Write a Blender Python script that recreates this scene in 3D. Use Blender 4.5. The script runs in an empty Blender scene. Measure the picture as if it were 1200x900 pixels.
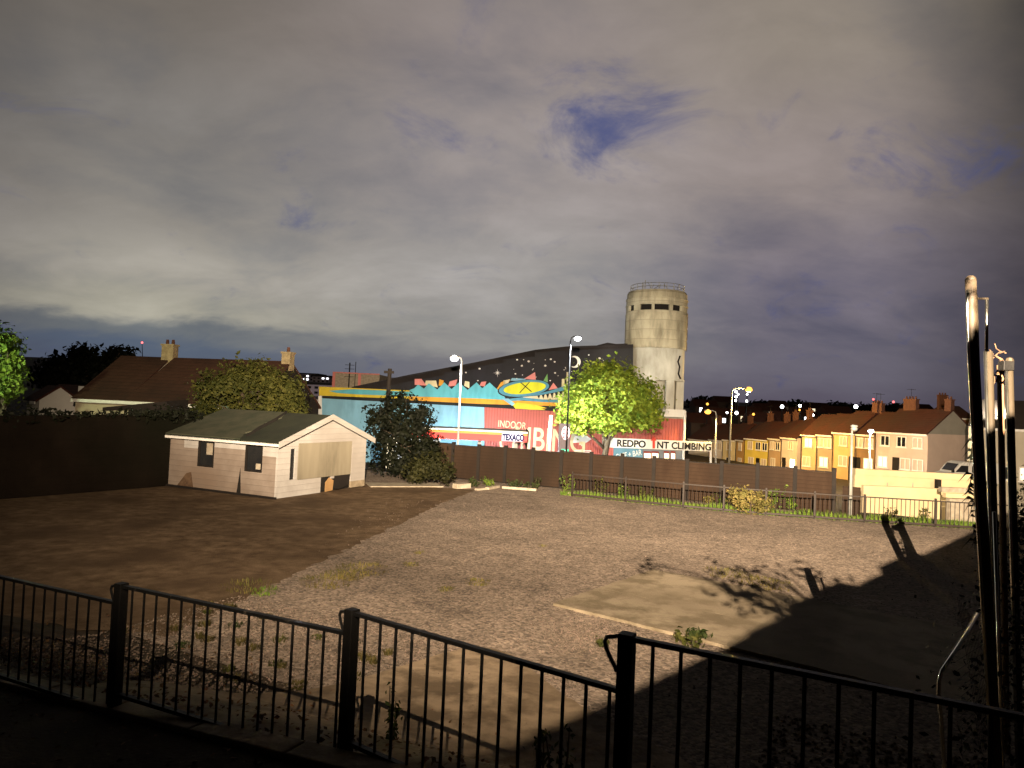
import bpy, bmesh, math, random
from mathutils import Vector, Matrix, noise
R = math.radians
rnd = random.Random(7)
scene = bpy.context.scene
COL = scene.collection

# ------------------------------------------------------------------ camera
EYE = Vector((0.0, 0.0, 3.6))
PITCH, ROLL, FPX = R(1.73), R(2.5), 826.0
cam_d = bpy.data.cameras.new('camera')
cam_d.sensor_fit = 'HORIZONTAL'; cam_d.sensor_width = 36.0
cam_d.lens = 36.0 * FPX / 1200.0
cam_d.clip_start = 0.05; cam_d.clip_end = 6000
cam = bpy.data.objects.new('camera', cam_d); COL.objects.link(cam)
cam.matrix_world = (Matrix.Translation(EYE) @ Matrix.Rotation(R(90) + PITCH, 4, 'X')
                    @ Matrix.Rotation(ROLL, 4, 'Z'))
scene.camera = cam

# ------------------------------------------------------------------ colour management
vs = scene.view_settings
vs.view_transform = 'Standard'; vs.look = 'None'; vs.exposure = 0.0; vs.gamma = 1.0
vs.use_curve_mapping = False
scene.cycles.max_bounces = 6; scene.cycles.diffuse_bounces = 3
scene.cycles.glossy_bounces = 2; scene.cycles.transparent_max_bounces = 4
scene.cycles.sample_clamp_indirect = 4.0
scene.cycles.use_denoising = True

def lin(r, g, b):
    f = lambda c: (c / 255 / 12.92) if c <= 10 else ((c / 255 + 0.055) / 1.055) ** 2.4
    return (f(r), f(g), f(b), 1.0)

# ------------------------------------------------------------------ world: cloudy night sky lit by the town
world = bpy.data.worlds.new('World'); scene.world = world; world.use_nodes = True
def build_sky():
    nt = world.node_tree; nt.nodes.clear(); N = nt.nodes.new; L = nt.links.new
    out = N('ShaderNodeOutputWorld'); bg = N('ShaderNodeBackground'); L(bg.outputs[0], out.inputs[0])
    tc = N('ShaderNodeTexCoord'); sep = N('ShaderNodeSeparateXYZ'); L(tc.outputs['Generated'], sep.inputs[0])
    def math_(op, a, b=None, c=None, clamp=False):
        n = N('ShaderNodeMath'); n.operation = op; n.use_clamp = clamp
        for i, v in enumerate((a, b, c)):
            if v is None: continue
            if isinstance(v, (int, float)): n.inputs[i].default_value = v
            else: L(v, n.inputs[i])
        return n.outputs[0]
    def mix(f, a, b, mode='MIX'):
        n = N('ShaderNodeMix'); n.data_type = 'RGBA'; n.blend_type = mode
        if isinstance(f, (int, float)): n.inputs[0].default_value = f
        else: L(f, n.inputs[0])
        for i, v in ((6, a), (7, b)):
            if isinstance(v, tuple): n.inputs[i].default_value = v
            else: L(v, n.inputs[i])
        return n.outputs[2]
    def ramp(f, stops, interp='EASE'):
        n = N('ShaderNodeValToRGB'); n.color_ramp.interpolation = interp
        e = n.color_ramp.elements
        while len(e) < len(stops): e.new(0.5)
        for el, (p, c) in zip(e, stops): el.position = p; el.color = c
        L(f, n.inputs[0]); return n.outputs[0]
    def smooth(v, a, b):
        n = N('ShaderNodeMapRange'); n.interpolation_type = 'SMOOTHSTEP'
        L(v, n.inputs[0]); n.inputs[1].default_value = a; n.inputs[2].default_value = b
        return n.outputs[0]
    x, y, z = sep.outputs
    az = math_('MULTIPLY', math_('ARCTAN2', x, y), 180 / math.pi)           # 0 straight ahead, + to the right
    el = math_('MULTIPLY', math_('ARCSINE', z), 180 / math.pi)
    # cloud sheet coordinates: direction pushed on to a flat layer
    zz = math_('ADD', math_('MAXIMUM', z, 0.0), 0.34)
    cx = math_('DIVIDE', x, zz); cy = math_('DIVIDE', y, zz)
    cmb = N('ShaderNodeCombineXYZ'); L(cx, cmb.inputs[0]); L(cy, cmb.inputs[1])
    def nz(scale, detail, rough, loc, dist=0.0, stretch=(1, 1, 1)):
        mp = N('ShaderNodeMapping'); L(cmb.outputs[0], mp.inputs[0])
        mp.inputs['Location'].default_value = loc; mp.inputs['Scale'].default_value = stretch
        n = N('ShaderNodeTexNoise'); L(mp.outputs[0], n.inputs['Vector'])
        n.inputs['Scale'].default_value = scale; n.inputs['Detail'].default_value = detail
        n.inputs['Roughness'].default_value = rough; n.inputs['Distortion'].default_value = dist
        return n.outputs['Fac']
    big = nz(2.1, 7, 0.56, (3.6, 1.2, 0), 0.6, (0.85, 1.0, 1))
    fine = nz(5.5, 7, 0.58, (0.4, 7.7, 0), 0.35, (0.75, 1.1, 1))
    gap = nz(4.6, 8, 0.62, (4.58, 2.2, 0), 0.6)
    # edge of the low cloud bank is wavy
    elw = math_('ADD', el, math_('MULTIPLY', math_('SUBTRACT', fine, 0.5), 3.0))
    t = math_('DIVIDE', elw, 40.0, None, True)
    P = lambda d: d / 40.0
    left = ramp(t, [(0.0, lin(72, 77, 98)), (P(3.0), lin(84, 95, 112)), (P(4.4), lin(104, 109, 113)), (P(5.8), lin(160, 156, 142)), (P(8.5), lin(160, 155, 145)),
                    (P(13), lin(138, 133, 126)), (P(18.5), lin(121, 117, 113)), (P(28), lin(108, 101, 94)), (P(33), lin(96, 90, 82)), (1.0, lin(30, 29, 27))])
    mid = ramp(t, [(0.0, lin(95, 93, 104)), (P(2.5), lin(112, 110, 116)), (P(5), lin(142, 140, 137)), (P(10), lin(153, 149, 146)),
                   (P(18.5), lin(150, 142, 140)), (P(28), lin(142, 132, 129)), (P(33), lin(134, 125, 120)), (1.0, lin(20, 19, 18))])
    right = ramp(t, [(0.0, lin(84, 78, 92)), (P(4), lin(102, 98, 110)), (P(10), lin(114, 108, 119)), (P(18), lin(142, 131, 128)),
                     (P(28), lin(138, 128, 118)), (P(33), lin(124, 115, 104)), (1.0, lin(28, 27, 24))])
    far = ramp(t, [(0.0, lin(60, 56, 64)), (P(10), lin(66, 61, 66)), (P(20), lin(64, 60, 58)), (P(30), lin(60, 56, 50)), (1.0, lin(20, 19, 17))])
    col = mix(smooth(az, -28, -2), left, mid)
    col = mix(smooth(az, 2, 22), col, right)
    col = mix(smooth(az, 25, 39), col, far)
    col = mix(smooth(math_('MULTIPLY', az, -1), 27, 50), col, far)
    # cloud light and dark
    mod = math_('ADD', math_('MULTIPLY', math_('SUBTRACT', big, 0.5), 0.8), math_('MULTIPLY', math_('SUBTRACT', fine, 0.5), 0.62))
    mod = math_('ADD', mod, 1.0)
    high = smooth(el, 1.5, 7)
    modm = math_('ADD', math_('MULTIPLY', math_('SUBTRACT', mod, 1.0), high), 1.0)
    vm = N('ShaderNodeVectorMath'); vm.operation = 'SCALE'; L(col, vm.inputs[0]); L(modm, vm.inputs[3])
    # clear deep blue gaps between the clouds: the sky above, seen through them
    sk = N('ShaderNodeTexSky'); sk.sky_type = 'NISHITA'; sk.sun_disc = False
    sk.sun_elevation = R(-4.0); sk.sun_rotation = R(-40.0)
    sks = N('ShaderNodeVectorMath'); sks.operation = 'SCALE'; L(sk.outputs[0], sks.inputs[0]); sks.inputs[3].default_value = 0.05
    ska = N('ShaderNodeVectorMath'); ska.operation = 'ADD'; L(sks.outputs[0], ska.inputs[0])
    ska.inputs[1].default_value = lin(52, 68, 122)[:3]
    def bump_(a0, e0, aw, ew):
        da = math_('DIVIDE', math_('SUBTRACT', az, a0), aw); de = math_('DIVIDE', math_('SUBTRACT', el, e0), ew)
        return math_('EXPONENT', math_('MULTIPLY', math_('ADD', math_('MULTIPLY', da, da), math_('MULTIPLY', de, de)), -1.0))
    where = math_('ADD', bump_(6.5, 23.0, 6.5, 4.0), math_('MULTIPLY', math_('ADD', bump_(-10, 22, 3.5, 4.5), bump_(34, 17, 8, 4)), 0.75))
    gm = smooth(math_('ADD', gap, math_('MULTIPLY', where, 0.24)), 0.575, 0.90)
    gm = math_('MULTIPLY', gm, 0.8)
    shade = math_('MULTIPLY', math_('SUBTRACT', 1.0, modm), 3.2, None, True)
    tint = mix(shade, (1.0, 1.0, 1.0, 1), (0.91, 0.97, 1.10, 1))
    vt = mix(1.0, vm.outputs[0], tint, 'MULTIPLY')
    fin = mix(gm, vt, ska.outputs[0])
    # the glow of the town is ahead: the clouds behind are dark
    back = smooth(y, 0.1, 0.62)
    k = math_('MULTIPLY', math_('ADD', math_('MULTIPLY', back, 0.95), 0.05), 1.07)
    fs = N('ShaderNodeVectorMath'); fs.operation = 'SCALE'; L(fin, fs.inputs[0]); L(k, fs.inputs[3])
    L(fs.outputs[0], bg.inputs[0]); bg.inputs[1].default_value = 1.0
build_sky()

# ------------------------------------------------------------------ lamps (the street lamp behind the camera lights the yard)
def point_light(name, loc, watts, col, size=0.15, parent=None, spot=None, aim=None, blend=0.6):
    d = bpy.data.lights.new(name, 'SPOT' if spot else 'POINT')
    d.energy = watts; d.color = col; d.shadow_soft_size = size
    if spot: d.spot_size = R(spot); d.spot_blend = blend
    o = bpy.data.objects.new(name, d); COL.objects.link(o)
    o.location = loc
    if aim is not None:
        o.rotation_euler = (Vector(aim) - Vector(loc)).to_track_quat('-Z', 'Y').to_euler()
    if parent:
        o.parent = parent; o.location = Vector(loc) - parent.location
    return o
WARM = (1.0, 0.77, 0.53); COOL = (0.92, 0.97, 1.0); SODIUM = (1.0, 0.58, 0.14)
YARD_LAMP = Vector((0.08, -3.0, 6.83))
def yard_beam(watts, az, down, half_w, half_h, blend):
    a, e = R(az), R(down)
    aim = YARD_LAMP + Vector((math.sin(a), math.cos(a), -math.tan(e))) * 40
    l = point_light('yard_street_light', YARD_LAMP, watts, WARM, 0.006, None, half_w * 2, aim, blend)
    l.scale = (1.0, math.tan(R(half_h)) / math.tan(R(half_w)), 1.0)      # a street lantern throws a wide, flat beam
yard_beam(42000, 8, 9, 50, 27, 0.6)
yard_beam(265000, 14, 4, 48, 20, 1.0)

# ------------------------------------------------------------------ pixel rays -> real points
_rot = cam.matrix_world.to_3x3()
def ray(px, py):
    return _rot @ Vector(((px - 600) / FPX, (450 - py) / FPX, -1.0))
def A(px, py, Y):
    d = ray(px, py); return EYE + d * (Y / d.y)
def G(px, py, z=0.0):
    d = ray(px, py); return EYE + d * ((z - EYE.z) / d.z)

# ------------------------------------------------------------------ mesh helper
OFF = {}
class MB:
    def __init__(s): s.v = []; s.f = []; s.m = []
    def add(s, vs, fs, mi=0):
        n = len(s.v); s.v += [tuple(v) for v in vs]
        s.f += [tuple(i + n for i in f) for f in fs]; s.m += [mi] * len(fs)
        return s
    def box(s, x0, x1, y0, y1, z0, z1, mi=0):
        return s.add([(x0, y0, z0), (x1, y0, z0), (x1, y1, z0), (x0, y1, z0), (x0, y0, z1), (x1, y0, z1), (x1, y1, z1), (x0, y1, z1)],
                     [(0, 3, 2, 1), (4, 5, 6, 7), (0, 1, 5, 4), (1, 2, 6, 5), (2, 3, 7, 6), (3, 0, 4, 7)], mi)
    def hexa(s, p, mi=0):      # p: four bottom corners then four top corners
        return s.add(p, [(0, 3, 2, 1), (4, 5, 6, 7), (0, 1, 5, 4), (1, 2, 6, 5), (2, 3, 7, 6), (3, 0, 4, 7)], mi)
    def obox(s, o, u, v, w, mi=0):  # corner + three edge vectors
        o, u, v, w = map(Vector, (o, u, v, w))
        return s.hexa([o, o + u, o + u + v, o + v, o + w, o + u + w, o + u + v + w, o + v + w], mi)
    def prism(s, pts, d, mi=0):     # polygon of points extruded by d
        pts = [Vector(p) for p in pts]; d = Vector(d); n = len(pts)
        fs = [tuple(range(n)), tuple(range(2 * n - 1, n - 1, -1))] + [((i + 1) % n, i, n + i, n + (i + 1) % n) for i in range(n)]
        return s.add(pts + [p + d for p in pts], fs, mi)
    def tube(s, pts, r, n=8, mi=0, caps=True):
        pts = [Vector(p) for p in pts]; rs = r if isinstance(r, (list, tuple)) else [r] * len(pts)
        vs = []; up = Vector((0.31, 0.17, 0.93)).normalized()
        side = None
        for i, p in enumerate(pts):
            t = (pts[min(i + 1, len(pts) - 1)] - pts[max(i - 1, 0)]).normalized()
            if side is None:
                side = t.cross(up)
                if side.length < 0.1: side = t.cross(Vector((1, 0, 0)))
            side = (side - t * side.dot(t)).normalized(); b = t.cross(side)
            for k in range(n):
                a = 2 * math.pi * k / n
                vs.append(p + (side * math.cos(a) + b * math.sin(a)) * rs[i])
        fs = []
        for i in range(len(pts) - 1):
            for k in range(n):
                fs.append((i * n + k, i * n + (k + 1) % n, (i + 1) * n + (k + 1) % n, (i + 1) * n + k))
        if caps:
            fs.append(tuple(range(n - 1, -1, -1))); m = (len(pts) - 1) * n; fs.append(tuple(range(m, m + n)))
        return s.add(vs, fs, mi)
    def lathe(s, c, prof, n=32, mi=0, a0=0.0, a1=2 * math.pi):
        c = Vector(c); full = abs(a1 - a0 - 2 * math.pi) < 1e-6; m = n if full else n + 1
        vs = []
        for (r, z) in prof:
            for k in range(m):
                a = a0 + (a1 - a0) * k / n
                vs.append(c + Vector((r * math.cos(a), r * math.sin(a), z)))
        fs = []
        for i in range(len(prof) - 1):
            for k in range(n):
                k2 = (k + 1) % m
                fs.append((i * m + k, i * m + k2, (i + 1) * m + k2, (i + 1) * m + k))
        return s.add(vs, fs, mi)
    def ball(s, c, r, n=8, mi=0):
        c = Vector(c); rr = r if isinstance(r, (tuple, list)) else (r, r, r)
        vs = [c + Vector((0, 0, -rr[2]))]; h = n // 2
        for i in range(1, h):
            a = -math.pi / 2 + math.pi * i / h
            for k in range(n):
                b = 2 * math.pi * k / n
                vs.append(c + Vector((rr[0] * math.cos(a) * math.cos(b), rr[1] * math.cos(a) * math.sin(b), rr[2] * math.sin(a))))
        vs.append(c + Vector((0, 0, rr[2]))); fs = []
        for k in range(n): fs.append((0, 1 + (k + 1) % n, 1 + k))
        for i in range(h - 2):
            for k in range(n):
                fs.append((1 + i * n + k, 1 + i * n + (k + 1) % n, 1 + (i + 1) * n + (k + 1) % n, 1 + (i + 1) * n + k))
        l = len(vs) - 1; b = 1 + (h - 2) * n
        for k in range(n): fs.append((b + k, b + (k + 1) % n, l))
        return s.add(vs, fs, mi)
    def build(s, name, mats, parent=None, smooth=False, bevel=0.0, fix=True):
        me = bpy.data.meshes.new(name)
        off = OFF.get(parent.name, Vector()) if parent else Vector()
        me.from_pydata([tuple(Vector(v) - off) for v in s.v], [], s.f)
        for m in (mats if isinstance(mats, (list, tuple)) else [mats]): me.materials.append(m)
        me.polygons.foreach_set('material_index', s.m)
        if smooth: me.polygons.foreach_set('use_smooth', [True] * len(s.f))
        me.update()
        if fix:
            bm = bmesh.new(); bm.from_mesh(me); bmesh.ops.recalc_face_normals(bm, faces=bm.faces); bm.to_mesh(me); bm.free()
        o = bpy.data.objects.new(name, me); COL.objects.link(o)
        if parent: o.parent = parent
        OFF[o.name] = off
        if bevel:
            b = o.modifiers.new('bevel', 'BEVEL'); b.width = bevel; b.segments = 2; b.limit_method = 'ANGLE'
        return o

def tag(o, label, cat, group=None, kind=None):
    o['label'] = label; o['category'] = cat
    if group: o['group'] = group
    if kind: o['kind'] = kind
    return o
def struct(o, kind='structure', label=None, cat=None):
    o['kind'] = kind
    if label: o['label'] = label; o['category'] = cat
    return o
def thing(name, loc, label, cat, group=None):
    o = bpy.data.objects.new(name, None); COL.objects.link(o); o.location = loc; o.empty_display_size = 0.2
    OFF[o.name] = Vector(loc)
    return tag(o, label, cat, group)
def copy_tree(o, parent=None):
    c = o.copy(); COL.objects.link(c)
    if parent: c.parent = parent
    for ch in o.children: copy_tree(ch, c)
    return c

# ------------------------------------------------------------------ materials
def pm(name, c1, c2=None, scale=3.0, rough=0.8, bump=0.0, bscale=None, detail=6, metal=0.0, lo=0.35, hi=0.65, dirt=None, stretch=(1, 1, 1), spec=0.3, c3=None, island=0.0):
    m = bpy.data.materials.new(name); m.use_nodes = True; nt = m.node_tree; N = nt.nodes.new; L = nt.links.new
    b = nt.nodes['Principled BSDF']; b.inputs['Roughness'].default_value = rough; b.inputs['Metallic'].default_value = metal
    b.inputs['Specular IOR Level'].default_value = spec
    c1 = tuple(c1[:3]) + (1,); c2 = tuple((c2 or [v * 0.7 for v in c1[:3]])[:3]) + (1,)
    tc = N('ShaderNodeTexCoord'); mp = N('ShaderNodeMapping'); L(tc.outputs['Object'], mp.inputs[0]); mp.inputs['Scale'].default_value = stretch
    n = N('ShaderNodeTexNoise'); L(mp.outputs[0], n.inputs['Vector']); n.inputs['Scale'].default_value = scale; n.inputs['Detail'].default_value = detail
    n.inputs['Roughness'].default_value = 0.62
    r = N('ShaderNodeValToRGB'); L(n.outputs['Fac'], r.inputs[0]); e = r.color_ramp.elements
    e[0].position = lo; e[0].color = c1; e[1].position = hi; e[1].color = c2
    col = r.outputs[0]
    if c3:      # a second, larger pattern of patches
        n2 = N('ShaderNodeTexNoise'); L(mp.outputs[0], n2.inputs['Vector']); n2.inputs['Scale'].default_value = scale * 0.21; n2.inputs['Detail'].default_value = 4
        rr = N('ShaderNodeMapRange'); L(n2.outputs['Fac'], rr.inputs[0]); rr.inputs[1].default_value = 0.45; rr.inputs[2].default_value = 0.68
        mx = N('ShaderNodeMix'); mx.data_type = 'RGBA'; L(rr.outputs[0], mx.inputs[0]); L(col, mx.inputs[6]); mx.inputs[7].default_value = tuple(c3[:3]) + (1,)
        col = mx.outputs[2]
    if island:
        g = N('ShaderNodeNewGeometry'); hs = N('ShaderNodeHueSaturation'); L(col, hs.inputs['Color'])
        mr = N('ShaderNodeMapRange'); L(g.outputs['Random Per Island'], mr.inputs[0]); mr.inputs[3].default_value = 1 - island; mr.inputs[4].default_value = 1 + island
        L(mr.outputs[0], hs.inputs['Value'])
        mr2 = N('ShaderNodeMapRange'); L(g.outputs['Random Per Island'], mr2.inputs[0]); mr2.inputs[3].default_value = 0.52; mr2.inputs[4].default_value = 0.48
        L(mr2.outputs[0], hs.inputs['Hue']); col = hs.outputs[0]
    L(col, b.inputs['Base Color'])
    if bump:
        nb = N('ShaderNodeTexNoise'); L(mp.outputs[0], nb.inputs['Vector']); nb.inputs['Scale'].default_value = bscale or scale * 6; nb.inputs['Detail'].default_value = 5
        bp = N('ShaderNodeBump'); bp.inputs['Strength'].default_value = bump; bp.inputs['Distance'].default_value = 0.03
        L(nb.outputs['Fac'], bp.inputs['Height']); L(bp.outputs[0], b.inputs['Normal'])
    return m
def lines(m, axis, period, depth=0.5, dist=0.02, dark=None, ratio=0.12):
    """boards, tiles or ribs: a bump (and seam colour) repeating along one object axis"""
    nt = m.node_tree; N = nt.nodes.new; L = nt.links.new; b = nt.nodes['Principled BSDF']
    tc = N('ShaderNodeTexCoord'); sp = N('ShaderNodeSeparateXYZ'); L(tc.outputs['Object'], sp.inputs[0])
    d = N('ShaderNodeMath'); d.operation = 'DIVIDE'; L(sp.outputs['XYZ'.index(axis)], d.inputs[0]); d.inputs[1].default_value = period
    f = N('ShaderNodeMath'); f.operation = 'FRACT'; L(d.outputs[0], f.inputs[0])
    r = N('ShaderNodeValToRGB'); L(f.outputs[0], r.inputs[0]); e = r.color_ramp.elements
    e[0].position = 0.0; e[0].color = (0, 0, 0, 1); e[1].position = ratio; e[1].color = (1, 1, 1, 1)
    z = e.new(0.98); z.color = (0.85, 0.85, 0.85, 1); z = e.new(1.0); z.color = (0, 0, 0, 1)
    bp = N('ShaderNodeBump'); bp.inputs['Strength'].default_value = depth; bp.inputs['Distance'].default_value = dist
    L(r.outputs[0], bp.inputs['Height'])
    if b.inputs['Normal'].is_linked:
        L(b.inputs['Normal'].links[0].from_socket, bp.inputs['Normal'])
    L(bp.outputs[0], b.inputs['Normal'])
    if dark:
        src = b.inputs['Base Color'].links[0].from_socket
        mx = N('ShaderNodeMix'); mx.data_type = 'RGBA'; L(r.outputs[0], mx.inputs[0]); mx.inputs[6].default_value = tuple(dark) + (1,); L(src, mx.inputs[7])
        L(mx.outputs[2], b.inputs['Base Color'])
    return m
def emit(name, col, s):
    m = bpy.data.materials.new(name); m.use_nodes = True; b = m.node_tree.nodes['Principled BSDF']
    b.inputs['Base Color'].default_value = tuple(col[:3]) + (1,)
    b.inputs['Emission Color'].default_value = tuple(col[:3]) + (1,); b.inputs['Emission Strength'].default_value = s
    return m
def leafmat(name, c1, c2, trans=0.25):
    m = pm(name, c1, c2, scale=0.9, rough=0.6, island=0.35, spec=0.1)
    nt = m.node_tree; N = nt.nodes.new; L = nt.links.new; b = nt.nodes['Principled BSDF']
    t = N('ShaderNodeBsdfTranslucent'); mx = N('ShaderNodeMixShader'); mx.inputs[0].default_value = trans
    L(b.inputs['Base Color'].links[0].from_socket, t.inputs['Color'])
    out = nt.nodes['Material Output']; L(b.outputs[0], mx.inputs[1]); L(t.outputs[0], mx.inputs[2]); L(mx.outputs[0], out.inputs[0])
    return m

def gravelmat():
    m = bpy.data.materials.new('gravel'); m.use_nodes = True; nt = m.node_tree; N = nt.nodes.new; L = nt.links.new
    b = nt.nodes['Principled BSDF']; b.inputs['Roughness'].default_value = 0.9; b.inputs['Specular IOR Level'].default_value = 0.2
    tc = N('ShaderNodeTexCoord')
    def vor(sc):
        v = N('ShaderNodeTexVoronoi'); L(tc.outputs['Object'], v.inputs['Vector']); v.inputs['Scale'].default_value = sc; return v
    def noi(sc, det=5):
        v = N('ShaderNodeTexNoise'); L(tc.outputs['Object'], v.inputs['Vector']); v.inputs['Scale'].default_value = sc; v.inputs['Detail'].default_value = det; return v.outputs['Fac']
    def mr(v, a, b_, c, d):
        n = N('ShaderNodeMapRange'); L(v, n.inputs[0]); n.inputs[1].default_value = a; n.inputs[2].default_value = b_; n.inputs[3].default_value = c; n.inputs[4].default_value = d; return n.outputs[0]
    def mul(a, b_):
        n = N('ShaderNodeMath'); n.operation = 'MULTIPLY'; L(a, n.inputs[0]); L(b_, n.inputs[1]); return n.outputs[0]
    v1, v2 = vor(22), vor(9)
    s1 = N('ShaderNodeSeparateColor'); L(v1.outputs['Color'], s1.inputs[0])
    s2 = N('ShaderNodeSeparateColor'); L(v2.outputs['Color'], s2.inputs[0])
    k = mul(mr(s1.outputs[0], 0, 1, 0.5, 1.5), mr(s2.outputs[0], 0, 1, 0.84, 1.15))
    k = mul(k, mr(noi(0.22, 6), 0.3, 0.7, 0.7, 1.2)); k = mul(k, mr(noi(0.55, 8), 0.58, 0.72, 1.0, 0.66)); k = mul(k, mr(noi(1.6, 4), 0.3, 0.7, 0.84, 1.14))
    r = N('ShaderNodeValToRGB'); L(s1.outputs[1], r.inputs[0]); e = r.color_ramp.elements
    e[0].color = (0.235, 0.183, 0.143, 1); e[1].color = (0.215, 0.175, 0.142, 1)
    vm = N('ShaderNodeVectorMath'); vm.operation = 'SCALE'; L(r.outputs[0], vm.inputs[0]); L(k, vm.inputs[3]); L(vm.outputs[0], b.inputs['Base Color'])
    bp = N('ShaderNodeBump'); bp.inputs['Strength'].default_value = 0.55; bp.inputs['Distance'].default_value = 0.015
    iv = mr(v1.outputs['Distance'], 0, 0.7, 1, 0); L(iv, bp.inputs['Height']); L(bp.outputs[0], b.inputs['Normal'])
    return m

M = {}
M['gravel'] = gravelmat()
M['tarmac'] = pm('tarmac', (0.085, 0.057, 0.033), (0.17, 0.12, 0.076), 2.6, 0.92, 0.7, 30, detail=12, lo=.36, hi=.64, c3=(0.075, 0.05, 0.03), spec=0.1)
M['soil'] = pm('soil', (0.035, 0.024, 0.016), (0.07, 0.05, 0.032), 2.2, 0.95, 0.8, 14, c3=(0.03, 0.032, 0.014))
M['concrete'] = pm('concrete', (0.30, 0.248, 0.175), (0.16, 0.128, 0.083), 1.5, 0.85, 0.6, 24, detail=14, lo=.44, hi=.6, c3=(0.2, 0.16, 0.108))
M['apron'] = pm('apron_concrete', (0.27, 0.205, 0.137), (0.11, 0.08, 0.05), 1.5, 0.88, 1.0, 5, detail=14, lo=.44, hi=.58, c3=(0.13, 0.095, 0.06))
M['kerb'] = pm('kerb_concrete', (0.36, 0.32, 0.25), (0.24, 0.2, 0.15), 4, 0.85, 0.3, 30)
M['paving'] = pm('paving', (0.04, 0.029, 0.02), (0.075, 0.054, 0.036), 1.5, 0.95, 0.5, 30, detail=10, spec=.1)
M['black'] = pm('black_paint', (0.003, 0.003, 0.003), (0.006, 0.0055, 0.005), 6, 0.55, 0.15, 50, spec=0.15)
M['rust'] = pm('rusty_black_paint', (0.004, 0.004, 0.004), (0.09, 0.075, 0.06), 11, 0.5, 0.2, 60, lo=0.62, hi=0.72, spec=0.3)
M['timber'] = lines(pm('fence_timber', (0.036, 0.0225, 0.0145), (0.024, 0.0145, 0.0095), 1.5, 0.9, 0.3, 30, stretch=(1, 1, 0.35), c3=(0.018, 0.0125, 0.009), spec=.08), 'Z', 0.15, 0.35, 0.012, (0.014, 0.009, 0.006))
M['timber_post'] = pm('timber_post', (0.007, 0.005, 0.004), (0.011, 0.008, 0.006), 3, 0.85, 0.3, 30)
M['steel'] = pm('dull_galvanised_steel', (0.03, 0.023, 0.014), (0.016, 0.012, 0.008), 5, 0.6, 0.1, 40, metal=0.25, stretch=(1, 1, 0.25))
M['bright_steel'] = pm('bright_galvanised_steel', (0.85, 0.85, 0.78), (0.6, 0.6, 0.53), 6, 0.25, 0.05, 50, metal=1.0)
M['rail_metal'] = pm('rail_paint', (0.012, 0.008, 0.006), (0.022, 0.015, 0.011), 5, 0.6)
M['wallboard'] = pm('hut_white_board', (0.42, 0.405, 0.39), (0.32, 0.305, 0.29), 1.3, 0.75, 0.1, 20, detail=9, c3=(0.27, 0.25, 0.23))
lines(M['wallboard'], 'Z', 0.2, 0.5, 0.014, (0.26, 0.247, 0.235), 0.06)
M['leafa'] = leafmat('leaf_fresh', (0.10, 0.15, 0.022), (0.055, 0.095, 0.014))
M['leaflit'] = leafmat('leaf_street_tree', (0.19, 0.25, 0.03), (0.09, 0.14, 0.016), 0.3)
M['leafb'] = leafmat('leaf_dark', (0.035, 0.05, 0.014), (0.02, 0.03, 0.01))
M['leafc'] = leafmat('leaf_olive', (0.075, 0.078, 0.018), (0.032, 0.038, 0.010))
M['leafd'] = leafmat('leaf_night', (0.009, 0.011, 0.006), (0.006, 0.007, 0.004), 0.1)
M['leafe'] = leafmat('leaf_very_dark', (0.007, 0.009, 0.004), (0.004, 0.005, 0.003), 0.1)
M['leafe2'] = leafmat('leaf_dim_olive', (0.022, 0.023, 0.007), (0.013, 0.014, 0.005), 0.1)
M['grass'] = leafmat('grass_blade', (0.13, 0.2, 0.03), (0.08, 0.14, 0.02))
M['drygrass'] = leafmat('dry_grass', (0.17, 0.14, 0.045), (0.09, 0.085, 0.025))
M['drybank'] = leafmat('dull_dry_grass', (0.09, 0.075, 0.026), (0.05, 0.044, 0.016))
M['bark'] = pm('bark', (0.06, 0.045, 0.03), (0.03, 0.022, 0.015), 4, 0.9, 0.6, 20, stretch=(1, 1, 0.3))
M['glass'] = pm('dark_glass', (0.012, 0.013, 0.015), (0.02, 0.02, 0.02), 2, 0.12, spec=0.5)
M['void'] = pm('dark_interior', (0.006, 0.005, 0.004), (0.01, 0.008, 0.006), 2, 0.95)
M['lamp'] = emit('lamp_white', (0.95, 0.98, 1.0), 14.0)
M['lamp_orange'] = emit('lamp_orange', (1.0, 0.45, 0.07), 2.4)
M['lamp_red'] = emit('lamp_red', (1.0, 0.12, 0.12), 4.0)
M['lit_window'] = emit('lit_window', (1.0, 0.82, 0.55), 1.3)
M['lit_white'] = emit('lit_white', (0.95, 0.97, 1.0), 3.5)
M['lit_pink'] = emit('lit_pink', (1.0, 0.55, 0.5), 1.1)
M['pole_grey'] = pm('pole_grey', (0.3, 0.3, 0.28), (0.22, 0.22, 0.2), 4, 0.55, metal=0.3)
M['pole_dark'] = pm('pole_dark', (0.010, 0.010, 0.012), (0.016, 0.016, 0.016), 4, 0.6, spec=.15)
M['white'] = pm('white_paint', (0.7, 0.69, 0.66), (0.58, 0.57, 0.54), 3, 0.6)
M['render'] = pm('cream_render', (0.55, 0.45, 0.27), (0.47, 0.38, 0.23), 1.2, 0.9, 0.1, 40, c3=(0.42, 0.34, 0.21))
M['rooftile'] = lines(pm('red_roof_tiles', (0.045, 0.0115, 0.0065), (0.062, 0.018, 0.011), 1.5, 0.9, 0.2, 20, c3=(0.04, 0.02, 0.014)), 'Z', 0.22, 0.7, 0.03, (0.02, 0.009, 0.006))
M['brick'] = pm('chimney_brick', (0.11, 0.048, 0.03), (0.07, 0.03, 0.02), 5, 0.9, 0.4, 20)

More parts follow.
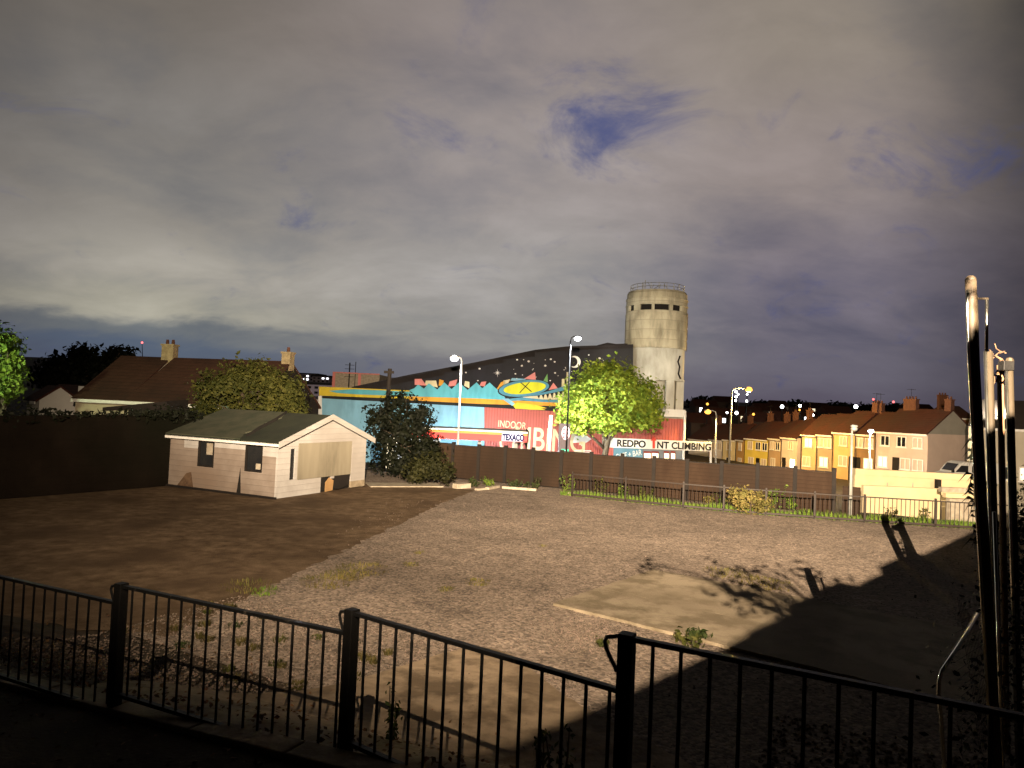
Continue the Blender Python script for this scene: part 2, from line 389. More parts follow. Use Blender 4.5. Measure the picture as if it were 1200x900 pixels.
# ------------------------------------------------------------------ the lie of the land
FA = Vector((-3.19, 5.98)); FU = Vector((0.879, -0.477)).normalized(); FN = Vector((-FU.y, FU.x))
P0 = Vector((-2.67, 33.9)); PU = Vector((16.4 + 2.67, 25.2 - 33.9)).normalized(); PN = Vector((-PU.y, PU.x))
def sstep(t): t = max(0.0, min(1.0, t)); return t * t * (3 - 2 * t)
def pave(s): return 0.90 + 0.09 * max(-7.0, min(12.0, s))
def land(x, y):
    q = Vector((x, y)) - FA; d = q.dot(FN); s = q.dot(FU)
    e = (Vector((x, y)) - P0).dot(PN)
    z = pave(s) * (1 - sstep((d - 0.12) / 2.7)) - 0.03
    if d > 0.2: z += 0.05 * noise.noise(Vector((x * 0.9, y * 0.9, 3))) * max(0, min(1, (2.9 - d)))
    z -= 4.0 * sstep((e - 1.6) / 9.0)
    if y > 60:
        r = math.hypot(x, y); az = math.degrees(math.atan2(x, y))
        h = 14 if az > 8 else (20 if az < -8 else 14 + 6 * (8 - az) / 16)
        h *= 1 + 0.25 * noise.noise(Vector((az * 0.09, 0, 5)))
        z += (h + 1) * sstep((r - 130) / 330)
    return z
def lin_range(a, b, n): return [a + (b - a) * i / n for i in range(n + 1)]
def build_ground():
    xs = [-1800, -900, -500, -300, -200, -140, -100, -70, -50] + lin_range(-40, -8, 32) + lin_range(-7.6, 8, 40) + lin_range(9, 40, 31) + [50, 70, 100, 140, 200, 300, 500, 900, 1800]
    ys = [-400, -150, -60, -30] + lin_range(-15, 1, 16) + lin_range(1.4, 12, 36) + lin_range(13, 60, 47) + [70, 85, 100, 120, 140, 170, 200, 240, 280, 330, 380, 440, 520, 650, 900, 1400, 2200]
    b = MB(); nx = len(xs)
    vs = [(x, y, land(x, y)) for y in ys for x in xs]
    fs = [(j * nx + i, j * nx + i + 1, (j + 1) * nx + i + 1, (j + 1) * nx + i) for j in range(len(ys) - 1) for i in range(nx - 1)]
    b.add(vs, fs)
    struct(b.build('ground', M['soil'], smooth=True, fix=False))
build_ground()

def ragged(pts, amp, step, seed, keep=()):
    r = random.Random(seed); out = []
    n = len(pts)
    for i in range(n):
        a, b = Vector(pts[i]), Vector(pts[(i + 1) % n]); k = max(1, int((b - a).length / step))
        for j in range(k):
            p = a.lerp(b, j / k)
            if j and i not in keep: p = p + Vector((r.uniform(-amp, amp), r.uniform(-amp, amp)))
            out.append(p)
    return out
def sheet(name, pts, z, mat):
    b = MB(); b.add([(p[0], p[1], z) for p in pts], [tuple(range(len(pts)))])
    bm_o = b.build(name, mat); return bm_o
def fpos(s, d, z=None):
    p = FA + FU * s + FN * d
    return Vector((p.x, p.y, land(p.x, p.y) + 0.03 if z is None else z))
toe = [(FA + FU * s + FN * 2.85) for s in (14, 6, 0, -8, -16)]
lotp = [tuple(p) for p in toe] + [(-30, 18), (-20, 33.0)] + [tuple(P0 + PU * t + PN * -0.15) for t in (-6, 0, 8, 16, 24)] + [(17.5, 22)]
o = sheet('yard_gravel', lotp, 0.0, M['gravel']); struct(o)
tar = [(-2.3, 25.4), (-4.52, 12.6), (-4.9, 10.4), (-8, 10.9), (-24, 16), (-21, 30.5), (-6, 30.4), (-1.3, 29.6)]
o = sheet('yard_tarmac', ragged(tar, 0.10, 0.16, 3), 0.004, M['tarmac']); struct(o)
L0 = Vector((0.92, 12.9)); du = Vector((2.45, 3.15)); dv = Vector((2.33, -1.76)).normalized() * 7.5
for f0, f1, h in ((0.0, 0.40, 0.05), (0.405, 1.0, 0.042)):
    q = [L0 + du * f0, L0 + du * f1, L0 + du * f1 + dv, L0 + du * f0 + dv]
    b = MB(); pts = ragged(q, 0.02, 0.25, 5 + int(f0 * 10)); b.prism([(p.x, p.y, -0.02) for p in pts], (0, 0, h + 0.02)); o = b.build('concrete_slab', M['concrete'])
    struct(o)
# sloping concrete apron behind the railing
def patch(name, s0, s1, d0, d1, lift, mat, ns=24, nd=20, edge=None, seed=1):
    b = MB(); vs = []; fs = []
    for j in range(nd + 1):
        for i in range(ns + 1):
            s = s0 + (s1 - s0) * i / ns; dm = d1(s) if callable(d1) else d1
            d = d0 + (dm - d0) * j / nd
            if j == nd: d += 0.12 * noise.noise(Vector((s * 3, seed, 0)))
            p = fpos(s, d); vs.append((p.x, p.y, p.z + lift))
    for j in range(nd):
        for i in range(ns):
            k = j * (ns + 1) + i; fs.append((k, k + 1, k + ns + 2, k + ns + 1))
    b.add(vs, fs); return b.build(name, mat, smooth=True)
APR = [(-.8, 2.4), (-.3, 3.4), (.1, 5.0), (.5, 5.5), (1.2, 5.2), (2.1, 4.5), (4.0, 3.6), (7.6, 3.1)]
def apron_edge(q):
    for (s0, d0), (s1, d1) in zip(APR[:-1], APR[1:]):
        if s0 <= q <= s1: return d0 + (d1 - d0) * (q - s0) / (s1 - s0)
    return 0.0
struct(patch('concrete_apron', -0.8, 7.6, 0.16, apron_edge, 0.012, M['apron'], 60, 30))
struct(patch('pavement', -16, 14, -9.0, -0.05, 0.004, M['paving'], 40, 12))
b = MB()
for s in lin_range(-8, 9, 17)[:-1]:
    p = [fpos(s + 0.01, -0.08, 0), fpos(s + 0.99, -0.08, 0), fpos(s + 0.99, 0.14, 0), fpos(s + 0.01, 0.14, 0)]
    z0 = [pave(s + 0.01), pave(s + 0.99)] ; zz = [z0[0], z0[1], z0[1], z0[0]]
    b.hexa([(q.x, q.y, h - 0.25) for q, h in zip(p, zz)] + [(q.x, q.y, h + 0.05) for q, h in zip(p, zz)])
struct(b.build('pavement_edging', M['apron'], bevel=0.012))
# ------------------------------------------------------------------ front railings, stepped up the slope
def lerp(a, b, t): return a + (b - a) * t
def railing(a, c, ztop, nbar, label, first_post=True):
    a, c = Vector(a), Vector(c)
    zb = ztop - 0.92
    t = thing('railing_panel', (a.x, a.y, pave((a - FA).dot(FU))), label, 'railing', 'black railing panels stepping up the street')
    u = (c - a); ln = u.length; u = u / ln; n = Vector((-u.y, u.x))
    def bar(z, h, w, s0=0.0, s1=ln):
        b = MB(); p = a + u * s0 - n * (w / 2)
        b.obox((p.x, p.y, z - h), (u.x * (s1 - s0), u.y * (s1 - s0), 0), (n.x * w, n.y * w, 0), (0, 0, h)); return b
    bar(ztop, 0.026, 0.045).build('top_rail', M['rust'], t, bevel=0.004)
    bar(zb + 0.026, 0.03, 0.045).build('bottom_rail', M['black'], t, bevel=0.004)
    if True:
        w = 0.082; p = a - u * w * 0.8 - n * (w / 2); z0 = pave((a - FA).dot(FU)) - 0.15
        b = MB(); b.obox((p.x, p.y, z0), (u.x * w, u.y * w, 0), (n.x * w, n.y * w, 0), (0, 0, ztop + 0.012 - z0)); b.build('post', M['black'], t, bevel=0.006)
        # bent end of the handrail
        q = a - u * w * 0.9
        lp = [(q.x, q.y, ztop - 0.012)]
        for k in range(1, 7):
            f = k / 6; m = q - u * (0.075 * (math.sin(math.pi * f ** .6) if k < 6 else 0)); lp.append((m.x, m.y, ztop - 0.012 - 0.19 * f ** 1.3))
        b = MB(); b.tube(lp, 0.012, 6); b.build('rail_return', M['rust'], t)
    for k in range(nbar):
        s = ln * (k + 0.8) / (nbar + 0.6); p = a + u * s
        j = rnd.uniform(-0.004, 0.004)
        b = MB(); b.tube([(p.x + j, p.y, zb + 0.02), (p.x, p.y + j, (zb + ztop) / 2), (p.x, p.y, ztop - 0.02)], 0.0105, 6)
        b.build('bar', M['rust'] if rnd.random() < 0.35 else M['black'], t)
    return t
AA, BB, CC, DD = (-3.19, 5.98), (-1.04, 5.02), (0.70, 3.82), (2.36, 2.95)
railing((-7.5, 7.95), (-5.38, 6.96), 1.68, 15, 'black railing panel at the far left end, nearly lost in the dark')
railing((-5.30, 6.92), AA, 1.80, 15, 'black railing panel at the left edge, left of the thick post by the weeds')
railing(AA, BB, 1.95, 16, 'black railing panel in front of the weedy rubble strip')
railing(BB, CC, 2.10, 14, 'black railing panel in front of the sloping concrete apron')
railing(CC, DD, 2.39, 12, 'black railing panel at the right, in front of the deep shadow')
railing((2.42, 2.92), (4.2, 2.0), 2.56, 14, 'black railing panel running out of frame below the steel poles')

# ------------------------------------------------------------------ plants
def leaf_quad(b, p, nrm, size, asp=0.55, mi=0, rr=rnd):
    nrm = nrm.normalized(); a = nrm.cross(Vector((rr.uniform(-1, 1), rr.uniform(-1, 1), rr.uniform(-1, 1))))
    if a.length < 1e-3: a = Vector((1, 0, 0))
    a.normalize(); c = nrm.cross(a)
    b.add([p - a * size, p - c * size * asp + a * size * 0.1, p + a * size, p + c * size * asp + a * size * 0.1 + nrm * size * 0.2], [(0, 1, 2, 3)], mi)
def crown_leaves(b, blobs, n, size, seed, mi_fn=None, fill=0.35, noise_sc=0.8, cut=0.38):
    """leaf faces through a set of ellipsoid clumps, denser at the skin, with gaps"""
    r = random.Random(seed); tot = sum(bb[1][0] * bb[1][1] * bb[1][2] for bb in blobs) or 1
    for c, rad in blobs:
        c = Vector(c); k = int(n * rad[0] * rad[1] * rad[2] / tot)
        made = tries = 0
        while made < k and tries < k * 4:
            tries += 1
            v = Vector((r.gauss(0, 1), r.gauss(0, 1), r.gauss(0, 1))).normalized()
            q = (r.random() ** fill) * (1 + 0.16 * r.gauss(0, 1))
            p = c + Vector((v.x * rad[0], v.y * rad[1], v.z * rad[2])) * q
            if noise.noise(p * noise_sc + Vector((seed, 0, 0))) * 0.5 + 0.5 < cut and r.random() < 0.85: continue
            nv = (v + Vector((r.gauss(0, 0.6), r.gauss(0, 0.6), r.gauss(0.25, 0.6))))
            leaf_quad(b, p, nv, size * r.choice((.5, .7, .9, 1.1, 1.5)) * r.uniform(0.8, 1.2), 0.55, 0 if mi_fn is None else mi_fn(p, r), r); made += 1
def tree(name, base, top, blobs, nleaf, lsize, leaf, label, cat='tree', group=None, r0=0.25, seed=1, limbs=6, forks=None, cut=0.38, nsc=0.8, fill=0.35):
    base = Vector(base); t = thing(name, base, label, cat, group)
    b = MB(); top = Vector(top); r = random.Random(seed)
    mid = base.lerp(top, 0.5) + Vector((r.uniform(-1, 1), 0, 0)) * r0 * 1.2
    b.tube([base - Vector((0, 0, 0.2)), base.lerp(mid, 0.15), mid, top], [r0 * 1.25, r0, r0 * 0.75, r0 * 0.5], 9)
    for k in range(limbs):
        c, rad = blobs[k % len(blobs)]; c = Vector(c) + Vector((r.uniform(-.5, .5) * rad[0], r.uniform(-.5, .5) * rad[1], r.uniform(-.2, .5) * rad[2]))
        s = mid.lerp(top, r.uniform(0.1, 1.0)); m = s.lerp(c, 0.5) + Vector((r.uniform(-.2, .2), r.uniform(-.2, .2), r.uniform(-.1, .3))) * (c - s).length * 0.4
        b.tube([s, m, c], [r0 * 0.45, r0 * 0.25, r0 * 0.08], 6)
    b.build('trunk', M['bark'], t, smooth=True)
    b = MB(); crown_leaves(b, blobs, nleaf, lsize, seed, None, fill, nsc, cut); b.build('crown', leaf, t, fix=False)
    return t
def blob_px(l, Y):   # (px, py, rx, ry) clumps seen at depth Y
    out = []
    k = Y / FPX
    for (px, py, rx, ry, dy) in l: out.append((A(px, py, Y + dy), (rx * k, (rx + ry) * 0.5 * k, ry * k)))
    return out
def tuft(name, p, n, h, w, mat, label, group=None, seed=0, lean=0.5, cat='weed'):
    r = random.Random(seed); p = Vector(p); b = MB()
    for i in range(n):
        a = r.uniform(0, 6.283); q = p + Vector((math.cos(a), math.sin(a), 0)) * w * math.sqrt(r.random())
        hh = h * r.uniform(0.45, 1.1); d = Vector((math.cos(a) * 1.0 + r.gauss(0, .5), math.sin(a) + r.gauss(0, .5), 0)) * lean * hh * r.random()
        s = Vector((-math.sin(a), math.cos(a), 0)) * (0.006 + h * 0.012)
        m = q + d * 0.35 + Vector((0, 0, hh * 0.6)); e = q + d + Vector((0, 0, hh * (1 - 0.3 * r.random())))
        b.add([q - s, q + s, m + s * 0.7, m - s * 0.7, e], [(0, 1, 2, 3), (3, 2, 4)])
    o = b.build(name, mat, fix=False); return tag(o, label, cat, group)
def leafy(name, p, n, h, w, mat, label, group=None, seed=0, ls=0.05, cat='plant'):
    """upright leafy plant: stems part and leaves part"""
    r = random.Random(seed); p = Vector(p); t = thing(name, p, label, cat, group)
    st, lf = MB(), MB()
    for i in range(max(3, n // 22)):
        a = r.uniform(0, 6.283); q = p + Vector((math.cos(a), math.sin(a), 0)) * w * 0.5 * r.random(); hh = h * r.uniform(0.5, 1.05)
        e = q + Vector((math.cos(a) * w * 0.7 * r.random(), math.sin(a) * w * 0.7 * r.random(), hh)); m = q.lerp(e, 0.5) + Vector((r.uniform(-.1, .1), r.uniform(-.1, .1), 0)) * w
        st.tube([q, m, e], [0.012, 0.008, 0.004], 5)
        for k in range(22):
            f = r.uniform(0.12, 1.0); c = (q.lerp(m, f * 2) if f < .5 else m.lerp(e, f * 2 - 1)); v = Vector((r.gauss(0, 1), r.gauss(0, 1), r.gauss(0.3, .6))).normalized()
            leaf_quad(lf, c + v * ls * r.uniform(0.5, 2.2), v, ls * r.uniform(0.6, 1.3), 0.5, 0, r)
    st.build('stem', M['bark'], t); lf.build('leaves', mat, t, fix=False); return t

# ------------------------------------------------------------------ the wooden hut
def build_hut():
    c0 = Vector((-8.05, 24.49)); ux = Vector((2.2, 4.72)).normalized(); uy = Vector((-4.6, 2.6)).normalized()
    uy = (uy - ux * uy.dot(ux)).normalized()          # along the long side, square to the gable wall
    LG, LS, HW, HR = 5.0, 5.15, 1.98, 2.86            # gable width, side length, eaves, ridge
    def W(a, s, z): p = c0 + ux * a + uy * s; return Vector((p.x, p.y, z))
    t = thing('wooden_hut', W(0, 0, 0), 'derelict white wooden hut with torn green felt roof and boarded gable window', 'hut')
    # two-tone paint: faded bare cladding low on the long side
    faded = lines(pm('hut_faded_board', (0.25, 0.21, 0.178), (0.18, 0.145, 0.12), 1.3, 0.85, 0.1, 20, detail=9, c3=(0.17, 0.125, 0.095)), 'Z', 0.2, 0.5, 0.014, (0.13, 0.105, 0.09), 0.06)
    white = M['wallboard']
    th = 0.08
    # gable wall (a along ux), built around openings
    b = MB()
    def slab_a(a0, a1, z0, z1, mi=0): b.obox(W(a0, -th + 0.0, z0), ux.to_3d() * (a1 - a0), uy.to_3d() * th, (0, 0, z1 - z0), mi)
    slab_a(0, 0.62, 0.02, HW); slab_a(4.1, LG, 0.3, HW); slab_a(0.62, 4.1, 1.72, HW); slab_a(0.62, 2.3, 0.02, 0.62); slab_a(0.86, 1.0, 0.62, 1.72); slab_a(2.9, 4.1, 0.5, 0.62)
    b.prism([W(0.0, -th, HW), W(LG, -th, HW), W(LG / 2, -th, HR)], uy.to_3d() * th)
    wall = b.build('gable_wall', white, t)
    b = MB(); b.obox(W(4.1, -th - 0.01, 0.05), ux.to_3d() * 0.9, uy.to_3d() * th, (0, 0, 0.25)); b.build('base_course', M['concrete'], t)
    # long side (s along uy) with two windows, the lower half faded; a buckled joint
    b = MB()
    def slab_s(s0, s1, z0, z1, mi): b.obox(W(0.0, s0, z0), uy.to_3d() * (s1 - s0), ux.to_3d() * th, (0, 0, z1 - z0), mi)
    wz0, wz1 = 0.86, 1.82
    for s0, s1, split in ((0.0, 0.62, 1.45), (1.42, 2.95, 1.6), (3.75, 4.5, 1.5), (4.5, LS, 1.9)):
        slab_s(s0, s1, 0.04, split, 1); slab_s(s0, s1, split + 0.001, HW, 0)
    for s0, s1 in ((0.62, 1.42), (2.95, 3.75)):
        slab_s(s0, s1, 0.04, wz0, 1); slab_s(s0, s1, wz1, HW, 0)
    b.build('side_wall', [white, faded], t)
    b = MB(); b.prism([W(-0.012, 1.55, 0.04), W(-0.012, 1.75, 0.04), W(-0.012, 1.62, 0.95)], ux.to_3d() * 0.008); b.build('split_board', M['void'], t)
    b = MB(); b.prism([W(-0.012, 3.9, 0.06), W(-0.012, 4.75, 0.06), W(-0.012, 4.3, 0.55), W(-0.012, 4.05, 0.62)], ux.to_3d() * 0.006)
    b.build('rot_stain', pm('wet_rot', (0.06, 0.035, 0.02), (0.12, 0.075, 0.045), 6, 0.95), t)
    # back and far walls
    b = MB(); b.obox(W(LG - th, 0, 0), uy.to_3d() * LS, ux.to_3d() * th, (0, 0, HW)); b.obox(W(0, LS, 0), ux.to_3d() * LG, uy.to_3d() * th, (0, 0, HW))
    b.prism([W(0, LS, HW), W(LG, LS, HW), W(LG / 2, LS, HR)], uy.to_3d() * th); b.build('back_wall', faded, t)
    b = MB(); b.obox(W(th + .3, .3, 0.01), ux.to_3d() * (LG - .8), uy.to_3d() * (LS - .6), (0, 0, 0.03)); b.build('hut_floor', M['void'], t)
    # windows on the long side
    for s0, s1 in ((0.62, 1.42), (2.95, 3.75)):
        b = MB()
        for q0, q1, z0, z1 in ((s0, s1, wz0, wz0 + .05), (s0, s1, wz1 - .05, wz1), (s0, s0 + .05, wz0 + .05, wz1 - .05), (s1 - .05, s1, wz0 + .05, wz1 - .05)):
            b.obox(W(-0.02, q0, z0), uy.to_3d() * (q1 - q0), ux.to_3d() * 0.06, (0, 0, z1 - z0))
        w = b.build('window', M['timber_post'], t)
        b = MB(); b.obox(W(0.05, s0 + .05, wz0 + .05), uy.to_3d() * (s1 - s0 - .1), ux.to_3d() * 0.01, (0, 0, wz1 - wz0 - .1)); b.build('pane', M['glass'], w)
        b = MB()
        if s0 < 1: b.obox(W(0.03, s0 + .06, wz0 + .1), uy.to_3d() * 0.26, ux.to_3d() * 0.008, (0, 0, 0.2))
        else: b.obox(W(0.03, s0 + .12, wz0 + .45), uy.to_3d() * 0.3, ux.to_3d() * 0.008, (0, 0, 0.42))
        b.build('curtain', M['kerb'], w)
    # boarded gable window, dark slit beside it and the broken skirt
    b = MB(); b.obox(W(0.98, -th - 0.05, 0.60), ux.to_3d() * 3.02, uy.to_3d() * 0.03, (0, 0, 1.30))
    b.build('window_board', pm('grey_plywood', (0.2, 0.178, 0.13), (0.125, 0.11, 0.08), 1.6, 0.85, 0.1, 25, stretch=(2, 2, 0.4), c3=(0.235, 0.21, 0.155)), t)
    b = MB(); b.obox(W(0.62, -0.03, 0.62), ux.to_3d() * 0.25, uy.to_3d() * 0.02, (0, 0, 1.1)); b.build('slit_window', M['glass'], t)
    b = MB(); b.obox(W(2.3, 0.05, 0.02), ux.to_3d() * 1.8, uy.to_3d() * 0.02, (0, 0, 0.6)); b.build('hole', M['void'], t)
    b = MB(); b.prism([W(2.55, -th - .02, 0.02), W(2.98, -th - .02, 0.05), W(3.02, -th - .02, 0.42), W(2.75, -th - .02, 0.55), W(2.55, -th - .02, 0.38)], uy.to_3d() * 0.02)
    b.build('loose_plywood', pm('new_plywood', (0.33, 0.2, 0.09), (0.25, 0.15, 0.06), 3, 0.8), t)
    b = MB(); b.prism([W(3.08, -th - .03, 0.12), W(3.3, -th - .03, 0.05), W(3.95, -th - .03, 0.18), W(4.0, -th - .03, 0.62), W(3.05, -th - .03, 0.62)], uy.to_3d() * 0.02)
    b.build('hanging_sheet', M['timber_post'], t)
    # felt roof in two slopes with overhang, torn patch and white barge boards
    ov, og = 0.25, 0.32
    k = (HR - HW) / (LG / 2)
    felt = pm('green_felt', (0.016, 0.021, 0.012), (0.009, 0.012, 0.008), 1.4, 0.95, 0.4, 18, c3=(0.028, 0.03, 0.018))
    b = MB()
    def slope(a_e, s0, s1, lift=0.0, a_r=LG / 2, thk=0.05):
        ze = HW - k * ov if True else 0
        e = [W(a_e, s0, HW + k * (a_e if a_e < LG / 2 else LG - a_e) + lift), W(a_e, s1, HW + k * (a_e if a_e < LG / 2 else LG - a_e) + lift),
             W(a_r, s1, HW + k * (a_r if a_r <= LG / 2 else LG - a_r) + lift), W(a_r, s0, HW + k * (a_r if a_r <= LG / 2 else LG - a_r) + lift)]
        b.prism([p + Vector((0, 0, 0.02)) for p in e], (0, 0, thk))
    slope(-ov, -og, LS + 0.2); slope(LG + ov, -og, LS + 0.2)
    rf = b.build('roof', felt, t)
    b = MB(); r_ = random.Random(4)
    pts = [(-0.22, 1.5), (0.3, 1.8), (0.7, 1.55), (1.3, 1.85), (1.9, 1.6), (2.45, 1.9), (2.45, 5.2), (1.2, 5.3), (-0.22, 5.25)]
    b.prism([W(a, s, HW + k * a + 0.075) for a, s in pts], (0, 0, 0.035)); b.build('felt_layer', pm('lifted_felt', (0.03, 0.037, 0.022), (0.055, 0.056, 0.036), 1.6, 0.95, 0.5, 12), rf)
    b = MB(); b.tube([W(0.1, 1.5, HW + .12), W(0.8, 1.62, HW + 0.38), W(1.6, 1.66, HW + .68), W(2.4, 1.85, HW + .98)], [.05, .07, .06, .04], 6); b.build('felt_fold', M['void'], rf)
    for sgn in (0, 1):
        b = MB(); a_e = -ov if sgn == 0 else LG + ov
        p = [W(a_e, -og - 0.03, HW - k * ov - 0.1), W(LG / 2, -og - 0.03, HR - 0.1), W(LG / 2, -og - 0.03, HR + 0.11), W(a_e, -og - 0.03, HW - k * ov + 0.11)]
        b.prism(p, uy.to_3d() * 0.03); b.build('barge_board', M['wallboard'], t)
    b = MB(); b.obox(W(-ov, -og, HW - k * ov - 0.06), uy.to_3d() * (LS + .5), ux.to_3d() * 0.03, (0, 0, 0.1)); b.build('fascia', M['white'], t)
    b = MB(); b.obox(W(-0.1, -0.15, -0.02), uy.to_3d() * (LS + .3), ux.to_3d() * 0.06, (0, 0, 0.1)); b.build('ground_sill', M['timber_post'], t)
build_hut()

# ------------------------------------------------------------------ timber fence at the far side of the yard
def build_timber_fence():
    n = 14; step = 1.385; start = -2 * step
    def Q(t, d=0.0): p = P0 + PU * t + PN * d; return Vector((p.x, p.y, 0))
    t = thing('timber_fence', Q(0), 'long brown close-boarded timber fence along the far side of the yard', 'fence')
    for i in range(n + 1):
        q = Q(start + i * step); h = 1.72 + 0.02 * math.sin(i * 1.7)
        if i == n: h = 1.75
        b = MB(); u = PU.to_3d() * 0.075; v = PN.to_3d() * 0.075
        b.obox(q - u - v + Vector((0, 0, -.3)), u * 2, v * 2, (0, 0, h + .3)); b.build('post', M['timber_post'], t, bevel=0.008)
        if i < n:
            q2 = Q(start + i * step + 0.065)
            b = MB(); dz = 0.03 * math.sin(i * 2.3)
            b.obox(q2 + PN.to_3d() * -0.02 + Vector((0, 0, 0.03)), PU.to_3d() * (step - 0.13), PN.to_3d() * 0.035, (0, 0, 1.56 + dz)); b.build('panel', M['timber'], t)
            b = MB(); b.obox(q2 + PU.to_3d() * .011 + PN.to_3d() * -0.045 + Vector((0, 0, 1.595 + dz)), PU.to_3d() * (step - 0.152), PN.to_3d() * 0.085, (0, 0, 0.035)); b.build('cap_rail', M['timber_post'], t)
    # short return at the right end by the grey column
    q = Q(start + n * step + 0.3)
    b = MB(); b.obox(q + Vector((0, 0, 0.03)), PU.to_3d() * 0.62, PN.to_3d() * 0.04, (0, 0, 1.05)); b.build('end_panel', M['timber'], t)
build_timber_fence()

# ------------------------------------------------------------------ low steel bar fence in front of it
def build_bar_fence():
    path = [(2.6, 28.85), (6.62, 26.75), (9.37, 25.7), (12.61, 25.0), (17.2, 24.3)]
    segs = []
    for a, c in zip(path[:-1], path[1:]): segs.append((Vector(a), Vector(c)))
    labels = ['low bar fence section in the grass below the dark left end of the timber fence', 'low bar fence section in front of the middle timber panels',
              'low bar fence section behind the brown bush and tall weeds', 'low bar fence section in front of the cream wall, beside the grey column']
    for (a, c), lb in zip(segs, labels):
        t = thing('bar_fence', (a.x, a.y, 0), lb, 'fence', 'low steel bar fence along the yard')
        u = (c - a); ln = u.length; u /= ln; n = Vector((-u.y, u.x))
        for z, h in ((0.93, 0.04), (0.12, 0.07)):
            b = MB(); b.obox((a.x, a.y, z - h), u.to_3d() * ln, n.to_3d() * 0.04, (0, 0, h)); b.build('rail', M['rail_metal'], t)
        nb = int(ln / 0.145)
        me = None
        for k in range(nb):
            p = a + u * (ln * (k + 0.5) / nb)
            if me is None:
                b = MB(); b.tube([(a.x, a.y, 0.08), (a.x, a.y, 0.92)], 0.013, 5); o = b.build('bar', M['rail_metal'], t); me = o
            else:
                o = me.copy(); COL.objects.link(o)
            o.location = (p.x - a.x + n.x * .02, p.y - a.y + n.y * .02, 0)
        for k in (0.0, 0.5):
            p = a + u * (ln * k); b = MB(); b.obox((p.x, p.y, -.1), u.to_3d() * 0.06, n.to_3d() * 0.06, (0, 0, 1.1)); b.build('post', M['rail_metal'], t)
build_bar_fence()
# ------------------------------------------------------------------ kerb stones and lumps of concrete along the far edge
def kerb(p, q, h, w, label):
    p, q = Vector(p), Vector(q); u = (q - p); n = Vector((-u.y, u.x, 0)).normalized() * w
    b = MB(); b.obox((p.x, p.y, -0.02), u, n, (0, 0, h)); o = b.build('kerb_stone', M['kerb'], bevel=0.02)
    tag(o, label, 'kerb', 'broken kerb stones along the far edge of the yard')
kerb(G(536, 573), G(552, 572), 0.22, 0.35, 'chunky pale block beside the dark bush at the fence foot')
kerb(G(560, 575), G(571, 574), 0.10, 0.2, 'short pale kerb stone right of the chunky block')
kerb(G(573, 574), G(586, 571.5), 0.12, 0.2, 'pale kerb stone set askew below the fence weeds')
kerb(G(588, 572.5), G(628, 575.5), 0.12, 0.2, 'long pale kerb stone under the left fence panels')
kerb(G(665, 578.5), G(734, 587), 0.08, 0.16, 'pale flat kerb run below the first bar fence posts')
kerb(G(735, 587.5), G(800, 593.5), 0.08, 0.16, 'pale flat kerb run nearer the brown bush')
kerb(G(434, 571), G(520, 571), 0.06, 1.3, 'worn concrete strip between the hut and the dark bush')

def text_mesh(o):
    me = bpy.data.meshes.new_from_object(o.evaluated_get(bpy.context.evaluated_depsgraph_get())); me.name = o.name
    n = bpy.data.objects.new('lettering', me); COL.objects.link(n)
    n.rotation_euler = o.rotation_euler; n.scale = o.scale; n.location = o.location; n.parent = o.parent
    bpy.data.objects.remove(o); return n
